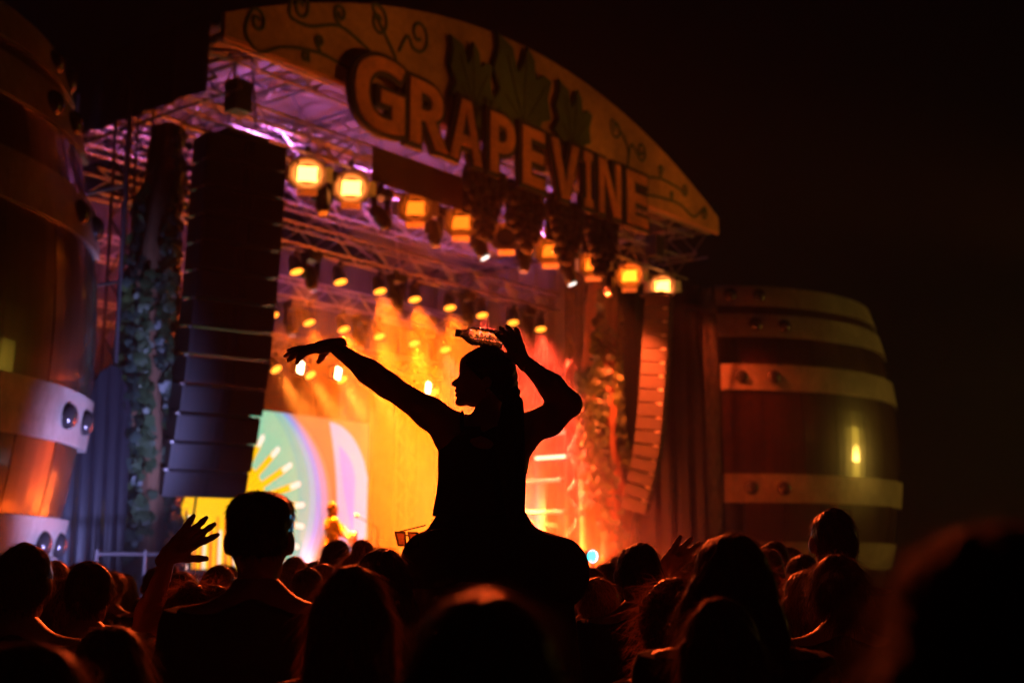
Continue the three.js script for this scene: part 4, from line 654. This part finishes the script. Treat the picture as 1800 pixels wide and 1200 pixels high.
function sunglasses(label, x, y, z, turn, tilt) {
  const g = thing('sunglasses', label, 'sunglasses', [x, y, z], turn); const f = std(rgb(0.02, 0.015, 0.012), 0.25), l = std(rgb(0.25, 0.1, 0.08), 0.08, 0, { transmission: 0.75 });
  const frame = new THREE.Group(); frame.name = 'frame'; frame.rotation.x = tilt; g.add(frame);
  for (const s of [-1, 1]) {
    const r = new THREE.Shape(); r.moveTo(-0.024, 0.02); r.lineTo(0.026, 0.02); r.lineTo(0.02, -0.022); r.lineTo(-0.018, -0.022); r.closePath();
    const q = new THREE.Shape(); q.moveTo(-0.029, 0.025); q.lineTo(0.031, 0.025); q.lineTo(0.024, -0.027); q.lineTo(-0.022, -0.027); q.closePath(); q.holes.push(new THREE.Path(r.getPoints()));
    part('rim', new THREE.ExtrudeGeometry(q, { depth: 0.004, bevelEnabled: false }), f, frame, [s * 0.036, 0, -0.002], null, [s, 1, 1]); part('lens', new THREE.ShapeGeometry(r), l, frame, [s * 0.036, 0, 0], null, [s, 1, 1]);
    bar('temple', V(s * 0.068, 0.02, 0), V(s * 0.075, 0.015, 0.14), 0.0022, f, frame);
  }
  bar('bridge', V(-0.01, 0.012, 0), V(0.01, 0.012, 0), 0.0025, f, frame);
}
sunglasses('dark sunglasses pushed up on the head right of the dancer', 4.225, 1.805, -2.77, FACE + 0.4, 0.9);
sunglasses('tinted sunglasses seen from the side just left of the dancer\'s hip', 3.359, 1.855, -3.165, FACE + 1.0, -0.2);

// ---------------------------------------------------------------- band and gear
{
  const mustard = clothMat(0.5, 0.36, 0.05);
  person('guitarist in a yellow jacket playing on stage', 'short', 16.8, -17.75, 1.78, { y: 1.2, face: -0.8953 - 1.1, arms: 'play', shirt: mustard, skin, group: 'band on stage', legs: M.black });
  const g = thing('guitar', 'dark electric guitar held by the guitarist', 'guitar', [16.98, 2.28, -17.62], -0.8953 - 1.1);
  const s = new THREE.Shape(); [[-0.16, 0.05], [-0.14, 0.13], [-0.05, 0.15], [0.02, 0.1], [0.1, 0.14], [0.17, 0.12], [0.16, 0.02], [0.2, -0.07], [0.13, -0.15], [0.02, -0.11], [-0.06, -0.15], [-0.15, -0.1]].forEach(([a, b], i) => (i ? s.lineTo(a, b) : s.moveTo(a, b)));
  part('guitar_body', new THREE.ExtrudeGeometry(s, { depth: 0.04, bevelEnabled: true, bevelSize: 0.01, bevelThickness: 0.006 }), std(rgb(0.2, 0.04, 0.02), 0.2, 0, { clearcoat: 1 }), g, [0, 0, -0.2]);
  bar('neck', V(-0.1, 0.02, -0.2), V(-0.62, 0.2, -0.24), 0.022, std(rgb(0.25, 0.13, 0.06), 0.4), g); part('headstock', UB, M.black, g, [-0.7, 0.225, -0.245], [0, 0, -0.3], [0.17, 0.07, 0.02]);
  const mic = thing('microphone_stand', 'microphone on a boom stand before the guitarist', 'microphone', [17.35, 1.2, -17.1]);
  part('base', UC16, M.blackMetal, mic, [0, 0.015, 0], null, [0.14, 0.03, 0.14]); bar('pole', V(0, 0, 0), V(0, 1.3, 0), 0.012, M.blackMetal, mic); bar('boom', V(0, 1.3, 0), V(-0.32, 1.5, -0.2), 0.01, M.blackMetal, mic); part('microphone', US, std(rgb(0.6, 0.55, 0.5), 0.4, 0.6), mic, [-0.34, 1.52, -0.22], null, [0.045, 0.035, 0.035]);
  // drummer behind the kit on a riser
  const r = thing('drum_riser', 'black drum riser at the far side of the stage', 'riser', [23.4, 1.2, -19.2]); for (let i = 0; i < 3; i++) part('deck_panel', UB, M.deck, r, [-0.7 + i * 0.7, 0.35, 0], null, [0.69, 0.1, 2.0]); for (const [x, z] of [[-1, -0.9], [1, -0.9], [-1, 0.9], [1, 0.9]]) part('leg', UC, M.alu, r, [x, 0.15, z], null, [0.03, 0.3, 0.03]);
  person('drummer in a pale shirt behind the drum kit', 'short', 23.35, -19.05, 1.55, { y: 1.6, face: -0.5, arms: 'play', shirt: clothMat(0.5, 0.4, 0.3), group: 'band on stage', legs: M.black });
  const kitM = std(rgb(0.55, 0.3, 0.22), 0.25, 0, { clearcoat: 0.6 }), brass = std(rgb(0.8, 0.6, 0.3), 0.25, 1), head = std(rgb(0.7, 0.68, 0.62), 0.6);
  const k = thing('drum_kit', 'drum kit with cymbals at the far side of the stage', 'drum kit', [23.65, 1.6, -18.55]);
  for (const [x, y, z, R, h, rx] of [[0, 0.3, 0.1, 0.28, 0.42, Math.PI / 2], [-0.25, 0.72, 0.05, 0.16, 0.2, 0.35], [0.2, 0.72, 0.05, 0.17, 0.22, 0.35], [0.55, 0.42, -0.25, 0.21, 0.4, 0.1], [-0.55, 0.6, -0.2, 0.18, 0.14, 0.05]]) { const d = part('drum_shell', UC16, kitM, k, [x, y, z], [rx, 0, 0], [R, h, R]); part('drum_head', UC16, head, d, [0, 0.505, 0], null, [0.97, 0.012, 0.97]); }
  for (const [x, y, z, R] of [[-0.75, 1.15, 0.1, 0.22], [0.75, 1.2, 0.1, 0.25], [0.3, 1.25, -0.1, 0.2], [-0.7, 0.9, -0.35, 0.17]]) { part('cymbal', new THREE.ConeGeometry(R, 0.04, 24), brass, k, [x, y, z], [0.25, 0, 0.1]); bar('cymbal_stand', V(x, 0, z), V(x, y, z), 0.012, M.alu, k); }
}
[[25.0, 4.42, -18.75, 1.05, 1.7], [25.0, 3.86, -19.1, 1.2, 0.18], [25.0, 3.1, -19.0, 1.1, 0.12], [25.0, 5.0, -18.9, 1.1, 0.35]].forEach(([x, y, z, L, e], i) => {
  const t = thing('tube_light', ['bright white tube light across the far wing', 'dim tube light under the bright one in the far wing', 'lowest dim tube light in the far wing', 'topmost amber tube light in the far wing'][i], 'tube light', [x, y, z], 0, 'tube lights in the far wing');
  part('lamp_tube', UC16, bulbMat(e * 1.4, e, e * 0.62), t, [0, 0, 0], [Math.PI / 2, 0, 0], [0.04, L, 0.04]); for (const s of [-1, 1]) part('end_cap', UC16, M.blackMetal, t, [0, 0, s * (L / 2 + 0.03)], [Math.PI / 2, 0, 0], [0.05, 0.06, 0.05]);
  bar('hanger', V(0.05, 0, 0), V(0.3, 0, 0), 0.015, M.blackMetal, t);
});
{
  const c = thing('cyan_lamp', 'small bright cyan lamp on a stand before the stage, right of the dancer', 'stage light', [17.32, GY, -12.2]);
  part('foot', UB, M.blackMetal, c, [0, 0.03, 0], null, [0.24, 0.06, 0.2]); bar('post', V(0, 0, 0), V(0, 1.75, 0), 0.02, M.blackMetal, c);
  part('housing', UC16, M.blackMetal, c, [0, 1.83, -0.06], [Math.PI / 2, 0, 0], [0.1, 0.16, 0.1]); part('lamp_lens', US, bulbMat(0.3, 5, 6.5), c, [-0.04, 1.83, 0.03], null, [0.09, 0.09, 0.06]);
  spot('cyan_beam', c, [-0.06, 1.83, 0.12], [-13, 1.5, 9.4], rgb(0.08, 0.55, 1), CYAN, 14, 0.6, 5);
  const b = thing('blue_par', 'blue floor lamp behind the far speaker column', 'stage light', [25.7, 0, -15.6]);
  part('housing', UC16, M.blackMetal, b, [0, 0.16, 0], null, [0.14, 0.26, 0.14]); part('lamp_lens', UC16, bulbMat(0.1, 0.4, 2), b, [0, 0.3, 0], null, [0.12, 0.02, 0.12]); part('foot', UB, M.blackMetal, b, [0, 0.02, 0], null, [0.3, 0.04, 0.3]);
  spot('blue_par_beam', b, [0, 0.36, 0], [-0.4, 4, 0.2], rgb(0.06, 0.2, 1), 12, 40, 0.9, 6);
}
// amplifiers and monitor wedges on the deck
[[19.6, -19.2], [20.6, -19.3]].forEach(([x, z], i) => { const a = thing('guitar_amplifier', NTH[i] + ' black amplifier along the back line of the stage', 'amplifier', [x, 1.2, z], 0, 'amplifiers on stage'); part('cabinet', UB, M.black, a, [0, 0.38, 0], null, [0.75, 0.75, 0.35]); part('grille_cloth', UB, M.grille, a, [0, 0.36, 0.18], null, [0.66, 0.64, 0.02]); part('amp_head', UB, M.blackMetal, a, [0, 0.88, 0], null, [0.7, 0.22, 0.28]); });
[[14.6, -16.1], [17.3, -16.1], [19.0, -16.1], [21.8, -16.1]].forEach(([x, z], i) => { const s = new THREE.Shape(); s.moveTo(0, 0); s.lineTo(0.45, 0); s.lineTo(0.45, 0.12); s.lineTo(0.15, 0.36); s.lineTo(0, 0.36); s.closePath(); const w = thing('monitor_wedge', NTH[i] + ' black monitor wedge along the stage edge', 'speaker', [x, 1.2, z], Math.PI / 2, 'monitor wedges'); part('cabinet', new THREE.ExtrudeGeometry(s, { depth: 0.55, bevelEnabled: false }), M.black, w, [-0.2, 0, -0.27]); part('grille', UB, M.grille, w, [0.1, 0.25, 0], [0, 0, -0.675], [0.34, 0.02, 0.5]); });
renderer.render(scene, camera);
